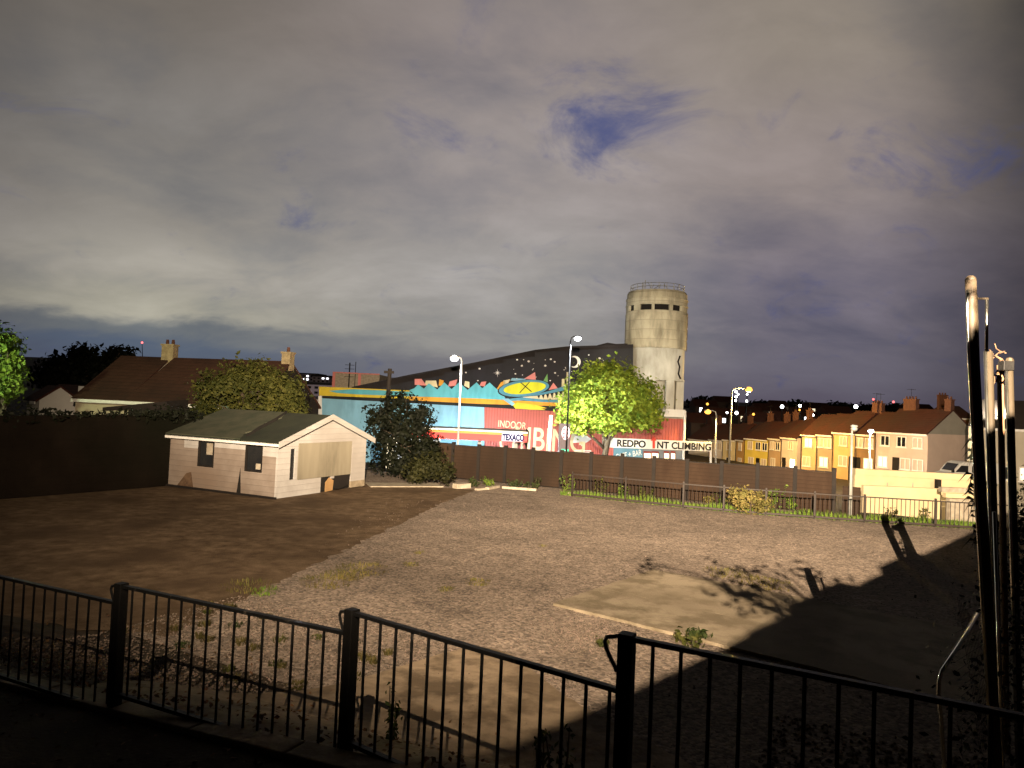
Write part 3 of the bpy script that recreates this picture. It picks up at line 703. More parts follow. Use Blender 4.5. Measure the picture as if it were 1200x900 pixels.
# ------------------------------------------------------------------ climbing centre
FY = 76.0
def build_climbing():
    t = thing('climbing_centre', A(600, 540, FY), 'big mural-painted climbing hall with night-sky wall and red cladding below', 'building')
    gz = -4.2
    def W(px, py, off=0.0): return A(px, py, FY - off)
    def paint(name, poly, mat, off, thick=0.02, parent=t):
        b = MB(); b.prism([W(x, y, off) for x, y in poly], (0, thick, 0)); return b.build(name, mat, parent)
    PM = lambda n, c, c2=None, **k: pm('mural_' + n, c, c2 or [v * 0.66 for v in c[:3]], 0.9, 0.75, 0.0, detail=10, lo=.42, hi=.72, stretch=(1, 1, .3), c3=[v * .78 + .01 for v in c[:3]], **k)
    night = PM('night', (0.007, 0.007, 0.010), (0.012, 0.011, 0.016)); cyan = PM('cyan', (0.10, 0.42, 0.5)); blue = PM('blue', (0.07, 0.24, 0.34))
    yellow = PM('yellow', (0.62, 0.47, 0.03)); lime = PM('lime', (0.6, 0.62, 0.02)); black = PM('black', (0.008, 0.008, 0.008)); orange = PM('orange', (0.62, 0.3, 0.03))
    pale = PM('pale_blue', (0.2, 0.42, 0.56)); pink = PM('pink', (0.62, 0.22, 0.2)); cream = PM('cream', (0.6, 0.53, 0.33)); white = PM('white', (0.75, 0.74, 0.7)); green = PM('green', (0.14, 0.33, 0.1))
    red = lines(pm('red_cladding', (0.40, 0.095, 0.075), (0.34, 0.08, 0.062), 0.5, 0.6), 'X', 0.3, 0.9, 0.05, (0.22, 0.045, 0.035), 0.3)
    roofm = pm('hall_roof', (0.016, 0.015, 0.016), (0.026, 0.023, 0.024), 0.4, 0.8, spec=.1)
    # body: dark upper hall, deep block behind the painted front
    top = [(412, 455), (478, 441), (560, 425.5), (627, 411.5), (664, 407.5), (742, 405)]
    b = MB(); front = [W(x, y, -0.6) for x, y in top]; base = [W(742, 560, -0.6), W(405, 560, -0.6)]
    b.prism(front + base, (0, 26, 0)); b.build('hall', roofm, t)
    b = MB()
    for i in range(len(top) - 1):
        p, q = W(*top[i], -0.5), W(*top[i + 1], -0.5)
        b.hexa([p, q, q + Vector((0, 26.3, 0)), p + Vector((0, 26.3, 0)), p + Vector((0, 0, .15)), q + Vector((0, 0, .15)), q + Vector((0, 26.3, .15)), p + Vector((0, 26.3, .15))])
    b.build('roof', roofm, t)
    b = MB(); b.prism([W(700, 404.5, -3), W(712, 401.5, -3), W(722, 403, -3), W(736, 402.5, -3), W(741, 406.5, -3), W(700, 407.5, -3)], (0, 4, 0)); b.build('roof_vent', roofm, t)
    # stepped night sky wall
    nightwall = [(440, 456), (478, 447), (520, 440), (520, 436.5), (559, 433), (559, 429), (590, 425.5), (590, 421), (627, 418), (627, 413), (665, 410.5), (742, 408), (742, 560), (440, 560)]
    paint('night_wall', nightwall, night, 0.0, 0.5)
    # lower walls
    paint('pale_blue_wall', [(376, 466), (567.5, 475.5), (567.5, 546), (376, 540)], pale, 0.06, 0.055)
    paint('red_wall', [(567.8, 475.5), (703, 482), (703, 556), (567.8, 550)], red, 0.06, 0.055)
    # yellow frame at the left with its cyan stripe
    paint('yellow_frame', [(374, 453), (480, 457.5), (480, 467.5), (374, 463.5)], yellow, 0.10, 0.035)
    paint('cyan_stripe', [(385, 458), (415, 456), (480, 459), (480, 464.5), (415, 462), (395, 460.5)], cyan, 0.125, 0.02)
    paint('dark_line', [(378, 463.8), (590, 472.4), (652, 476), (652, 482), (590, 478.5), (378, 466.8)], black, 0.08, 0.02)
    paint('corner_trim', [(373, 464), (377, 464), (378, 540), (374, 540)], white, 0.13, 0.06)
    paint('yellow_band', [(480, 464.5), (560, 467), (655, 472), (655, 476), (560, 473.2), (480, 469)], orange, 0.10, 0.03)
    # mountains
    zig = [(480, 457), (485.5, 455), (490, 450.5), (496.8, 455.5), (502.5, 449), (512.5, 456.5), (520.5, 448), (529.2, 456), (538, 448), (548, 457), (558.5, 448), (565, 455), (573.8, 448.3), (581, 455), (588, 461)]
    sh = [(x + (0.4), y - 1.3) for x, y in zig]
    paint('mountain_outline', sh + [(592, 464), (592, 468), (480, 465)], black, 0.05, 0.02)
    paint('mountains', zig + [(592, 466), (592, 468.5), (560, 467.2), (480, 464.6)], cyan, 0.075, 0.02)
    # bright patches behind the peaks
    for poly, m in (([(486, 451), (486, 444), (494, 444), (500, 452)], pink), ([(498, 451), (499, 446), (511, 446), (513, 454)], cream), ([(514, 452), (515, 444.5), (520, 446), (519, 452)], orange),
                    ([(525, 453), (527, 447), (536, 444.5), (534, 452)], pink), ([(544, 452), (545, 446.5), (550, 447.5), (550, 455)], cream), ([(562, 452), (564, 447.5), (570, 447), (568, 453)], pink),
                    ([(582, 456), (587, 448), (592, 446), (590, 458)], orange), ([(589, 452), (590, 446), (598, 444.5), (595, 450)], cream), ([(598, 446), (600, 443), (616, 444), (616, 447)], pale),
                    ([(614, 444), (627, 436), (628, 445)], pink), ([(637, 446), (641.5, 438), (642, 448)], green), ([(643, 457), (648.5, 448.5), (653.5, 455)], pink),
                    ([(658, 455), (658.5, 444), (661.5, 444), (661.5, 456)], cream), ([(664, 452), (664, 436), (668, 436), (668, 452)], cream)):
        paint('painted_shape', poly, m, 0.055 if m is not pale else 0.06, 0.02)
    # the long-jawed beast: eye, jaws, teeth and claws
    def ell(cx, cy, rx, ry, rot, n=28): return [(cx + rx * math.cos(a) * math.cos(rot) - ry * math.sin(a) * math.sin(rot), cy + rx * math.cos(a) * math.sin(rot) + ry * math.sin(a) * math.cos(rot)) for a in [2 * math.pi * k / n for k in range(n)]]
    paint('painted_eye_rim', ell(613.5, 455.5, 30.5, 10.4, R(-6)), black, 0.08, 0.02)
    paint('painted_eye_ring', ell(614, 455, 29.6, 9.6, R(-6)), blue, 0.105, 0.02)
    paint('painted_eye', ell(615, 454.8, 25, 6.8, R(-6)), lime, 0.13, 0.02)
    for l in ([(609.8, 448.6), (611, 448.3), (623.5, 458.8), (622.2, 459.2)], [(620, 447.6), (621, 447.8), (609.6, 460.4), (608.4, 460.2)]): paint('painted_cross', l, black, 0.155, 0.02)
    paint('painted_jaw', [(612, 464.5), (632, 461), (648, 457), (662, 452), (668, 452), (668, 456), (652, 459.5), (630, 463.5)], blue, 0.14, 0.02)
    paint('painted_mouth', [(612, 465.2), (630, 463.8), (652, 460), (668, 456.5), (668, 468.5), (640, 468.2), (622, 467.8)], cream, 0.112, 0.02)
    tz = []
    for k in range(7):
        x0 = 629 + k * 5.2; tz = [(x0, 462.3 - k * 0.9), (x0 + 4.6, 461.6 - k * 0.9), (x0 + 2.6, 467.4)]; paint('painted_teeth', tz, black, 0.137, 0.02)
    paint('painted_lower_jaw', [(596, 467.5), (612, 465.5), (640, 468.5), (668, 469), (668, 472), (636, 471.2), (614, 469.2), (600, 470)], blue, 0.165, 0.02)
    paint('painted_limb', [(588, 467), (596, 467), (605, 474.5), (600, 475.5)], pale, 0.14, 0.02)
    paint('painted_claw', [(601, 474.8), (606, 471.5), (628, 474.5), (641, 478.3), (634, 478.8), (640, 480.5), (622, 480), (604, 478.8)], yellow, 0.19, 0.02)
    # moon and stars
    mo = [(673.5 + 7 * math.cos(a), 424 + 7 * math.sin(a)) for a in [R(-120) + R(240) * k / 16 for k in range(17)]] + [(671.2 + 5.6 * math.cos(a), 424 + 5.6 * math.sin(a)) for a in [R(110) - R(220) * k / 16 for k in range(17)]]
    paint('painted_moon', mo, white, 0.06, 0.02)
    rs = random.Random(11)
    stars = [(562, 432, 1.3), (606, 421.5, 1.1), (619.5, 423.5, 1.4), (611.5, 428.6, 1.3), (645.5, 421, 1.2), (650, 424, 1.2), (639, 428.5, 1.4), (650.5, 437, 1.1), (604, 438, 1.0), (546, 436.5, 1.0), (702.5, 420, 1.5), (690, 416, .8), (683, 430, .8), (560, 446, .9), (644.8, 446, .9)]
    stars += [(rs.uniform(600, 735), rs.uniform(420, 444), rs.uniform(.35, .7)) for _ in range(26)]
    for x, y, r in stars: paint('painted_star', ell(x, y, r, r * .8, 0, 8), white, 0.06, 0.02)
    pts = []
    for k in range(16):
        a = 2 * math.pi * k / 16; r = (5.2 if k % 4 == 0 else 3.4) if k % 2 == 0 else 0.8; pts.append((583 + r * math.cos(a), 437 + r * math.sin(a)))
    paint('painted_star', pts, white, 0.07, 0.02)
    # words on the red wall
    def text(s, px, py, hpx, mat, off=0.1, rot=0.0, sx=1.0, shear=0.0, parent=t, align='LEFT', name='lettering', y=None, bold=0.0):
        c = bpy.data.curves.new(name, 'FONT'); c.body = s; c.size = hpx * ((y or FY) / FPX) / 0.70; c.extrude = 0.012; c.shear = shear; c.align_x = align; c.offset = bold
        c.materials.append(mat); o = bpy.data.objects.new(name, c); COL.objects.link(o)
        p = A(px, py, (y or FY) - off); o.rotation_euler = (R(90), rot, 0); o.scale = (sx, 1, 1)
        o.parent = parent; o.location = p - OFF[parent.name]; return text_mesh(o)
    text('INDOOR', 583, 500, 8, cream, 0.08, R(3), 0.72, bold=0.0)
    text('CLI', 584, 528, 20, cream, 0.08, R(2), 0.72, bold=0.03)
    text('MBING', 601, 525.5, 26, cream, 0.08, R(1), 0.74, bold=0.04)
    # white arrow and vents
    paint('white_arrow', [(671, 511), (683, 510), (681.5, 506.5), (693, 514.5), (681, 523), (682.5, 518.5), (671, 519)], white, 0.09, 0.02)
    b = MB()
    for k in range(4):
        for x0, x1 in ((673, 681.5), (683.5, 693)):
            b.prism([W(x0, 527.5 + k * 2.0, .1), W(x1, 528 + k * 2.0, .1), W(x1, 529.2 + k * 2.0, .1), W(x0, 528.7 + k * 2.0, .1)], (0, 0.02, 0))
    b.build('vent_grille', white, t)
    # right block under the tower: red ribbed cladding, white string band, corner pipe
    b = MB(); p0, p1 = W(703.3, 489, 0.8), W(801.5, 489, 0.8)
    b.box(p0.x, p1.x, p0.y, p0.y + 7.5, gz, A(752, 489, FY).z); b.build('red_block', red, t)
    b = MB(); zb = A(790, 488.5, FY).z; b.box(W(772, 488, 0).x, p1.x + .1, p0.y - .08, p0.y + 7.6, zb, zb + 0.8); b.build('white_band', white, t)
    b = MB(); x = p1.x + .06; b.tube([(x, p0.y - .14, gz), (x, p0.y - .14, zb + .7)], 0.13, 8); b.build('corner_pipe', white, t)
    # shop front below the sign
    paint('cafe_panel', [(719, 524), (753, 525.5), (753, 560), (719, 560)], PM('slate_blue', (0.10, 0.22, 0.30)), 1.0, 0.15)
    text('CAFE + BAR', 721.5, 539, 6.5, white, 1.05, R(-1.5) - R(12), 0.62, 0.2)
    paint('shop_front', [(753.3, 525.5), (802, 528), (802, 562), (753.3, 560)], PM('shop_grey', (0.16, 0.18, 0.2)), 0.95, 0.12)
    for x0, x1 in ((755, 762.5), (764, 771.5), (778.5, 784), (786.5, 791)):
        f = paint('door', [(x0 - .6, 528.5), (x1 + .6, 529), (x1 + .6, 560), (x0 - .6, 560)], PM('door_red', (0.2, 0.03, 0.03)), 1.0, 0.05)
        paint('pane', [(x0, 531), (x1, 531.4), (x1, 556), (x0, 556)], M['lit_window'], 1.03, 0.02, f)
    # sign board
    s = paint('sign_board', [(706, 512.6), (834, 518.2), (834, 529), (706, 524)], white, 1.45, 0.18)
    text('REDPO', 722.5, 522.9, 7.6, black, 1.47, R(2.4) - R(2.4), 0.97, parent=s, bold=0.035)
    text('NT CLIMBING', 769.5, 525.0, 7.6, black, 1.47, 0, 0.93, parent=s, bold=0.03)
    b = MB(); b.prism([W(x, y, 1.5) for x, y in ((766, 511), (769.5, 516.5), (767.6, 516.5), (767.6, 525.5), (764.8, 525.5), (764.8, 516.5), (762.5, 516.5))], (0, 0.04, 0)); b.build('arrow', pm('arrow_red', (0.6, 0.05, 0.03), None, 2, 0.6), s)
    paint('sign_post', [(832, 518), (834, 518), (834, 562), (832, 562)], white, 1.2, 0.12)
    # the plant room cubes on the roof at the left
    for x0, x1, y0 in ((391, 420, 436.5), (421, 445, 438)):
        b = MB(); p, q = A(x0, y0, FY + 14), A(x1, y0, FY + 14); b.box(p.x, q.x, p.y, p.y + 6, A(x0, 470, FY + 14).z, p.z); rm = b.build('roof_room', M['kerb'], t)
        b = MB(); b.box(p.x - .1, p.x + .25, p.y - .1, p.y, A(x0, 470, FY + 14).z, p.z + .1); b.box(p.x + .25, q.x, p.y - .1, p.y, p.z - .05, p.z + .1); b.build('edge_trim', pink, rm)
    b = MB(); q = A(410, 425, FY + 14)
    b.tube([q, q - Vector((0, 0, 3.2))], 0.09, 5); q2 = A(417, 424, FY + 14); b.tube([q2, q2 - Vector((0, 0, 3.2))], 0.05, 5)
    for k in range(4): b.tube([q + Vector((-.6, 0, -.3 - k * .5)), q + Vector((.6, 0, -.3 - k * .5))], 0.03, 4)
    b.build('aerial', M['pole_dark'], t)
build_climbing()

def build_tower():
    c = A(765, 480, 80.0); c.z = 0; k = 80.0 / FPX
    Z = lambda y: A(768, y, 80.0).z
    conc = lines(pm('tower_concrete', (0.43, 0.395, 0.29), (0.19, 0.172, 0.122), 0.9, 0.9, 0.4, 6, detail=12, c3=(0.15, 0.135, 0.092), stretch=(1, 1, 0.32), lo=.42, hi=.66), 'Z', 1.05, 0.4, 0.03, (0.2, 0.18, 0.13), 0.05)
    conc2 = pm('tower_pale_concrete', (0.5, 0.5, 0.45), (0.3, 0.295, 0.25), 0.7, 0.9, 0.2, 6, detail=10, c3=(0.26, 0.25, 0.21), stretch=(1, 1, 0.4))
    t = thing('water_tower', (c.x, c.y, -4.2), 'round concrete water tower with dark slot windows above the climbing hall', 'tower')
    r = 35.3 * k
    zt, zw1, zw0, zb = Z(344), Z(361), Z(367.5), Z(410)
    # drum, built as rings with piers between the slots
    b = MB()
    b.lathe(c, [(r * 0.93, zw0 - .01), (r * 1.0, zw0), (r * 1.015, zw0 - 1.0), (r * 1.01, zb + .2), (r * 0.99, zb), (r * 0.8, zb)], 64)
    b.lathe(c, [(r * 0.9, zt - .25), (r * 0.95, zt), (r * 0.985, zt - .25), (r * 0.985, zt - .8), (r * 1.0, zt - .85), (r * 1.0, zw1), (r * .93, zw1)], 64)
    slots = [-90 + d for d in (-66, -32, -1.5, 30, 66)]; halfw = [8, 11.5, 14, 10.5, 10]
    slots_all = sorted([(a - h, a + h) for a, h in zip(slots, halfw)] + [(20, 50), (75, 105), (130, 160)])
    edges = []
    for i, (s0, s1) in enumerate(slots_all):
        n0 = slots_all[(i + 1) % len(slots_all)][0] + (360 if i == len(slots_all) - 1 else 0); edges.append((s1, n0))
    for a0, a1 in edges:
        n = max(2, int((a1 - a0) / 5)); pr = [(r * 0.93, zw0), (r, zw0), (r, zw1), (r * .93, zw1), (r * .93, zw0)]
        b.lathe(c, pr, n, 0, R(a0), R(a1))
        for a in (a0, a1):
            ca, sa = math.cos(R(a)), math.sin(R(a)); b.add([c + Vector((q * ca, q * sa, z)) for q, z in pr[:4]], [(0, 1, 2, 3)])
    b.build('drum', conc, t)
    b = MB(); b.lathe(c, [(0, zt - .3), (r * .9, zt - .3), (r * .9, zb), (0, zb)], 40); b.build('drum_core', M['void'], t)
    # band mouldings
    b = MB()
    for z in (zt - .9, zw1 + .05, zw0 - .35): b.lathe(c, [(r * 0.99, z - .06), (r * 1.022, z - .05), (r * 1.022, z + .05), (r * .99, z + .06)], 64)
    b.build('moulding', conc, t)
    # stair and pipe scars down the right edge
    b = MB(); rs = random.Random(3)
    for i in range(16):
        a = R(-18 + rs.uniform(-6, 6)); z = zw0 - .3 - i * .22 * (1 + .3 * rs.random()); h = rs.uniform(.15, .5); w = rs.uniform(.1, .35)
        ca, sa = math.cos(a), math.sin(a); q = c + Vector((ca * r * 1.012, sa * r * 1.012, z)); b.obox(q - Vector((-sa * w / 2, ca * w / 2, 0)), (-sa * w, ca * w, 0), (ca * .06, sa * .06, 0), (0, 0, h))
    b.build('spalled_patch', pm('spall', (0.09, 0.07, 0.05), (0.15, 0.12, 0.08), 3, 0.95), t)
    # lower drum
    zl = Z(445.5); r2 = 33.8 * k
    b = MB(); b.lathe(c, [(r2 * .9, zb - .02), (r2, zb - .02), (r2, zl), (r2 * .3, zl)], 56); b.build('lower_drum', conc2, t)
    b = MB(); b.lathe(c, [(r2 * .95, zl + .1), (r2 * 1.03, zl + .1), (r2 * 1.03, zl - .12), (r2 * .9, zl - .12)], 56); b.build('floor_edge', conc2, t)
    # crack
    q = [A(x, y, 80.0 - r2 * .87) for x, y in ((797, 417), (794.5, 424), (796.5, 430), (795, 438), (797.5, 444))]
    b = MB(); b.tube(q, 0.09, 4); b.build('crack', M['void'], t)
    # open storey: pillars round a dark core
    z0 = Z(486)
    b = MB(); b.lathe(c, [(r2 * .62, zl), (r2 * .62, z0)], 24); b.build('core', conc2, t)
    for a in range(-150, 180, 42):
        a = R(a); q = c + Vector((math.cos(a), math.sin(a), 0)) * r2 * .88
        b = MB(); w = 0.42; b.obox(q + Vector((-w, -w, z0)), (2 * w, 0, 0), (0, 2 * w, 0), (0, 0, zl - z0)); b.build('pillar', conc2, t)
    b = MB(); b.lathe(c, [(r2 * 1.04, -4.2), (r2 * 1.04, z0), (0, z0)], 40); b.build('base_drum', conc2, t)
    # roof clutter: guard rail and aerials
    b = MB(); n = 22
    for i in range(n):
        a = 2 * math.pi * i / n; q = c + Vector((math.cos(a), math.sin(a), 0)) * r * .88; b.tube([q + Vector((0, 0, zt - .1)), q + Vector((0, 0, zt + .75))], 0.035, 4)
    for h in (.4, .75):
        b.tube([c + Vector((math.cos(2 * math.pi * i / 30) * r * .88, math.sin(2 * math.pi * i / 30) * r * .88, zt + h)) for i in range(31)], 0.03, 4)
    b.build('guard_rail', M['pole_grey'], t)
    b = MB()
    for x, h in ((-1.7, 1.2), (-1.4, 1.5), (.8, 1.2), (1.9, .9)): b.tube([c + Vector((x, 0, zt)), c + Vector((x, 0, zt + h))], 0.05, 4)
    for i in range(9): x = rs.uniform(-2.6, 2.4); b.tube([c + Vector((x, rs.uniform(-2, 1), zt + .1)), c + Vector((x + rs.uniform(-1.3, 1.3), rs.uniform(-2, 1), zt + rs.uniform(.6, 1.0)))], 0.03, 4)
    b.build('aerial', M['pole_grey'], t)
build_tower()

# ------------------------------------------------------------------ filling station: canopy, totem, white post
def text3(s, p, h, mat, parent, sx=1.0, name='lettering', bold=0.0, extr=0.01):
    c = bpy.data.curves.new(name, 'FONT'); c.body = s; c.size = h / 0.70; c.extrude = extr; c.offset = bold; c.materials.append(mat)
    o = bpy.data.objects.new(name, c); COL.objects.link(o); o.rotation_euler = (R(90), 0, 0); o.scale = (sx, 1, 1)
    o.parent = parent; o.location = Vector(p) - OFF[parent.name]; return text_mesh(o)
def build_station():
    Y = 62.0
    def W(px, py, off=0): return A(px, py, Y - off)
    p = W(480, 502.5); q = W(617.5, 508)
    z1, z0 = W(560, 503.8).z, W(560, 516).z
    t = thing('forecourt_canopy', (p.x, Y, -4.2), 'long red petrol station canopy glowing above the fence', 'canopy')
    red = emit('backlit_red', (0.62, 0.035, 0.03), 0.55); orange = emit('backlit_orange', (0.9, 0.2, 0.03), 0.5)
    b = MB(); b.box(p.x, q.x, Y, Y + 7, z0 + .05, z1 - .05); b.build('canopy_deck', M['pole_grey'], t)
    b = MB(); b.box(p.x - .05, q.x + .05, Y - .12, Y - .004, z0, z0 + (z1 - z0) * .62); b.build('red_fascia', red, t)
    b = MB(); b.box(p.x - .05, q.x + .05, Y - .12, Y - .004, z0 + (z1 - z0) * .62 + .005, z1 - .12); b.build('orange_strip', orange, t)
    b = MB(); b.box(p.x - .05, q.x + .05, Y - .16, Y - .004, z1 - .115, z1); b.build('lit_edge', emit('lit_edge', (1, .9, .7), 1.3), t)
    b = MB(); b.box(q.x + .06, q.x + .16, Y - .2, Y + 7, z0 - .02, z1 + .05); b.build('end_cap', M['pole_dark'], t)
    b = MB(); s0, s1 = W(588, 514), W(612.5, 514)
    b.box(s0.x, s1.x, Y - .2, Y - .125, z0 + .05, z1 - .06); sg = b.build('sign_panel', emit('sign_white', (.55, .55, .7), .25), t)
    text3('TEXACO', (s0.x + .06, Y - .215, z0 + .14), 0.52, pm('sign_blue', (0.008, 0.014, 0.09), None, 2, .6, spec=.1), sg, 0.64, bold=0.035)
    for x in (490, 560, 605):
        c = W(x, 520); b = MB(); b.box(c.x - .15, c.x + .15, Y + 3, Y + 3.3, -4.2, z0 + .05); b.build('column', M['white'], t)
    for i, x in enumerate((497, 522, 532, 541)):
        c = W(x, 518); b = MB(); b.box(c.x - .45, c.x + .45, Y + 1.0, Y + 1.9, z0 - .06, z0 + .04); b.build('downlight', M['lit_white'], t)
    for x in (500, 540, 585, 612):
        c = W(x, 518); point_light('canopy_light', (c.x, Y + 6.4, z0 - .3), 2600, COOL, 0.6, t)
    c = A(628, 508, 56.5); point_light('tree_fill_spot', c, 26000, (.96, 1, .86), .3, t, 75, A(704, 486, 62), .8)  # added spot without a fitting, brightens the round tree from the left
    # bright kiosk front under the canopy
    k = thing('forecourt_kiosk', (W(500, 530).x, Y + 5, -4.2), 'white-lit petrol kiosk behind the dark bush', 'kiosk')
    a, c = W(448, 519, -5), W(512, 519, -5)
    b = MB(); b.box(a.x, c.x, Y + 5, Y + 8, -4.2, z0 - .15); b.build('wall', M['white'], k)
    rs = random.Random(6)
    for i in range(9):
        x0 = a.x + .2 + i * (c.x - a.x - .4) / 9; b = MB(); b.box(x0 + .05, x0 + (c.x - a.x) / 9 - .12, Y + 4.95, Y + 4.99, -3.2, z0 - .4); b.build('shop_window', M['lit_white'] if rs.random() < .6 else M['lit_window'], k)
    # price totem
    Y = 56.0
    c0, c1 = A(655.5, 497, Y), A(668.5, 497, Y); zt, zl = A(662, 496.5, Y).z, -4.2
    t = thing('price_totem', (c0.x, Y, zl), 'grey price totem with pale round logo and green digits beside the lit tree', 'sign')
    b = MB(); b.box(c0.x, c1.x, Y, Y + .35, zl, zt); b.build('cabinet', pm('totem_grey', (0.16, 0.13, 0.16), (0.12, 0.1, 0.12), 2, .5), t, bevel=.03)
    cx = A(663, 507.5, Y); r = 6.0 * Y / FPX; 
    b = MB(); n = 24; b.prism([(cx.x + r * .8 * math.cos(2 * math.pi * i / n), Y - .05, cx.z + r * 1.35 * math.sin(2 * math.pi * i / n)) for i in range(n)], (0, .045, 0)); lg = b.build('round_logo', emit('logo_pink', (1.0, .72, .8), 0.95), t)
    b = MB()
    for i in range(3):
        for j in range(2):
            x = cx.x + (j - .5) * r * .75; z = cx.z + (i - 1) * r * .75; b.prism([(x - .1, Y - .07, z - .1), (x + .1, Y - .07, z - .1), (x, Y - .07, z + .12)], (0, .015, 0))
    b.build('logo_mark', pm('logo_dark', (.2, .05, .1), None, 2, .5), lg)
    p = A(657.5, 533, Y); q = A(666.5, 526.5, Y)
    b = MB(); b.box(p.x, q.x, Y - .05, Y - .004, p.z, q.z); dp = b.build('price_display', emit('green_glow', (0.0, .5, .25), .8), t)
    text3('35', (p.x + .08, Y - .07, p.z + .07), (q.z - p.z) * .72, emit('digit', (.8, 1.0, .95), 2.2), dp, .8)
    Y = 58.0; a = A(644.5, 487, Y); b = MB(); b.tube([(a.x + .1, Y, a.z), (a.x - .05, Y, -4.2)], 0.13, 10); o = b.build('flag_pole', M['white']); tag(o, 'short stout white post left of the price totem', 'post')
build_station()

# ------------------------------------------------------------------ street lamps
def street_lamp(px, py_head, px_b, py_b, Y, arm, mat_pole, mat_head, label, watts, col, group='street lamps on the far roads', r=0.07, zbase=-4.2, hs=0.2, open_=False):
    """py_head is the lamp's pixel; arm>0: head reaches out to the right of the column"""
    h = A(px, py_head, Y); base = A(px_b, py_b, Y); base.z = zbase
    t = thing('street_lamp', (base.x, Y, zbase), label, 'street lamp', group)
    topc = Vector((h.x - arm, Y, h.z + 0.02))
    b = MB(); b.tube([(base.x, Y, zbase), (lerp(base.x, topc.x, .5), Y, lerp(zbase, topc.z, .5)), (topc.x, Y, topc.z - .25)], [r * 1.3, r, r * .8], 8); b.build('column', mat_pole, t, smooth=True)
    b = MB(); b.tube([(topc.x, Y, topc.z - .3), (topc.x + arm * .1, Y, topc.z), (topc.x + arm * .45, Y, topc.z + .12), (h.x, Y, h.z + .12)], r * .6, 6); b.build('arm', mat_pole, t)
    b = MB(); b.ball((h.x, Y, h.z + .1), (hs * 1.5, hs * .9, hs * .55), 10); hd = b.build('lamp_head', mat_pole, t, smooth=True)
    b = MB(); b.ball((h.x, Y, h.z - .0), (hs * 1.25, hs * 1.1, hs * .95), 18); b.build('lamp_lens', mat_head, hd, smooth=True)
    if watts: point_light('lamp_light', (h.x, Y, h.z - hs * 1.4), watts, col, 0.15, t, None if open_ else 150, None if open_ else (h.x, Y + .01, h.z - 9), .7)
    return t
street_lamp(532.5, 420, 537, 505, 58, -0.62, M['white'], M['lamp'], 'tall white street lamp glaring in front of the mural mountains', 5000, COOL, r=0.09, hs=0.27)
street_lamp(677, 396.5, 665, 500, 55, 0.55, M['pole_dark'], M['lamp'], 'dark street lamp column rising in front of the lit round tree', 6000, COOL, r=0.07, hs=0.22)
street_lamp(877.5, 456.5, 854, 545, 93, 2.2, M['pole_grey'], M['lamp_orange'], 'tall orange street lamp with a long arm over the yellow houses', 26000, SODIUM, r=0.12, hs=0.38, open_=True)
street_lamp(829.5, 482.5, 839.5, 535, 74, -0.9, M['pole_grey'], M['lamp_orange'], 'orange street lamp leaning out left beside the lettered sign board', 5000, SODIUM, r=0.09, hs=0.27)
street_lamp(1020.5, 505, 1019.5, 560, 71, 0.1, M['white'], M['lamp'], 'white street lamp in front of the pink terraced house', 9000, (1,.84,.62), r=0.09, hs=0.22, open_=True)
street_lamp(1001, 502.5, 996.5, 606, 26.4, 0.08, M['pole_grey'], M['pole_grey'], 'unlit grey lamp column standing at the right end of the timber fence', 0, COOL, r=0.055, zbase=0.0, hs=0.10)
# off to the right, lighting the cream wall and the street behind it
point_light('tower_flood_light', A(678, 397, 55.4), 12000, (1, .95, .8), .2, None, 30, (16.0, 80, 11.5), .6)
def off_lamp(p, watts, col, label, aim=None):
    p = Vector(p); t = thing('street_lamp', (p.x, p.y, land(p.x, p.y)), label, 'street lamp', 'street lamps outside the view')
    b = MB(); b.tube([(p.x, p.y, land(p.x, p.y)), (p.x, p.y, p.z)], [.09, .06], 8); b.build('column', M['pole_grey'], t)
    b = MB(); b.ball(p + Vector((0, 0, .22)), (.3, .2, .1), 8); b.build('lamp_head', M['pole_grey'], t)
    point_light('lamp_light', p, watts, col, .12, t, 110 if aim else None, aim)
off_lamp((30, 33, 5.5), 8500, (1.0, .74, .42), 'street lamp outside the view to the right of the cream wall', (15, 43, -1))
off_lamp((44, 62, 5.0), 20000, (1.0, .86, .66), 'unseen street lamp added by the parked van, aimed at the grey gable', (36.5, 84, 0.5))  # added lamp, aimed to brighten the grey gable end
off_lamp((-28, 36, 5.0), 2600, (.85, 1.0, .55), 'street lamp outside the view among the left trees')
yl = thing('street_lamp', (YARD_LAMP.x, YARD_LAMP.y - .6, .3), 'street lamp on the pavement behind the viewpoint', 'street lamp', 'street lamps outside the view')
b = MB(); b.tube([(YARD_LAMP.x, YARD_LAMP.y - .6, .3), (YARD_LAMP.x, YARD_LAMP.y - .6, 8.5), (YARD_LAMP.x, YARD_LAMP.y - .3, 8.75), (YARD_LAMP.x, YARD_LAMP.y - .1, 8.78)], [.1, .07, .05, .05], 8); b.build('column', M['pole_grey'], yl)
b = MB(); b.ball(YARD_LAMP + Vector((0, 0, .24)), (.2, .35, .09), 10); b.build('lamp_head', M['pole_grey'], yl)

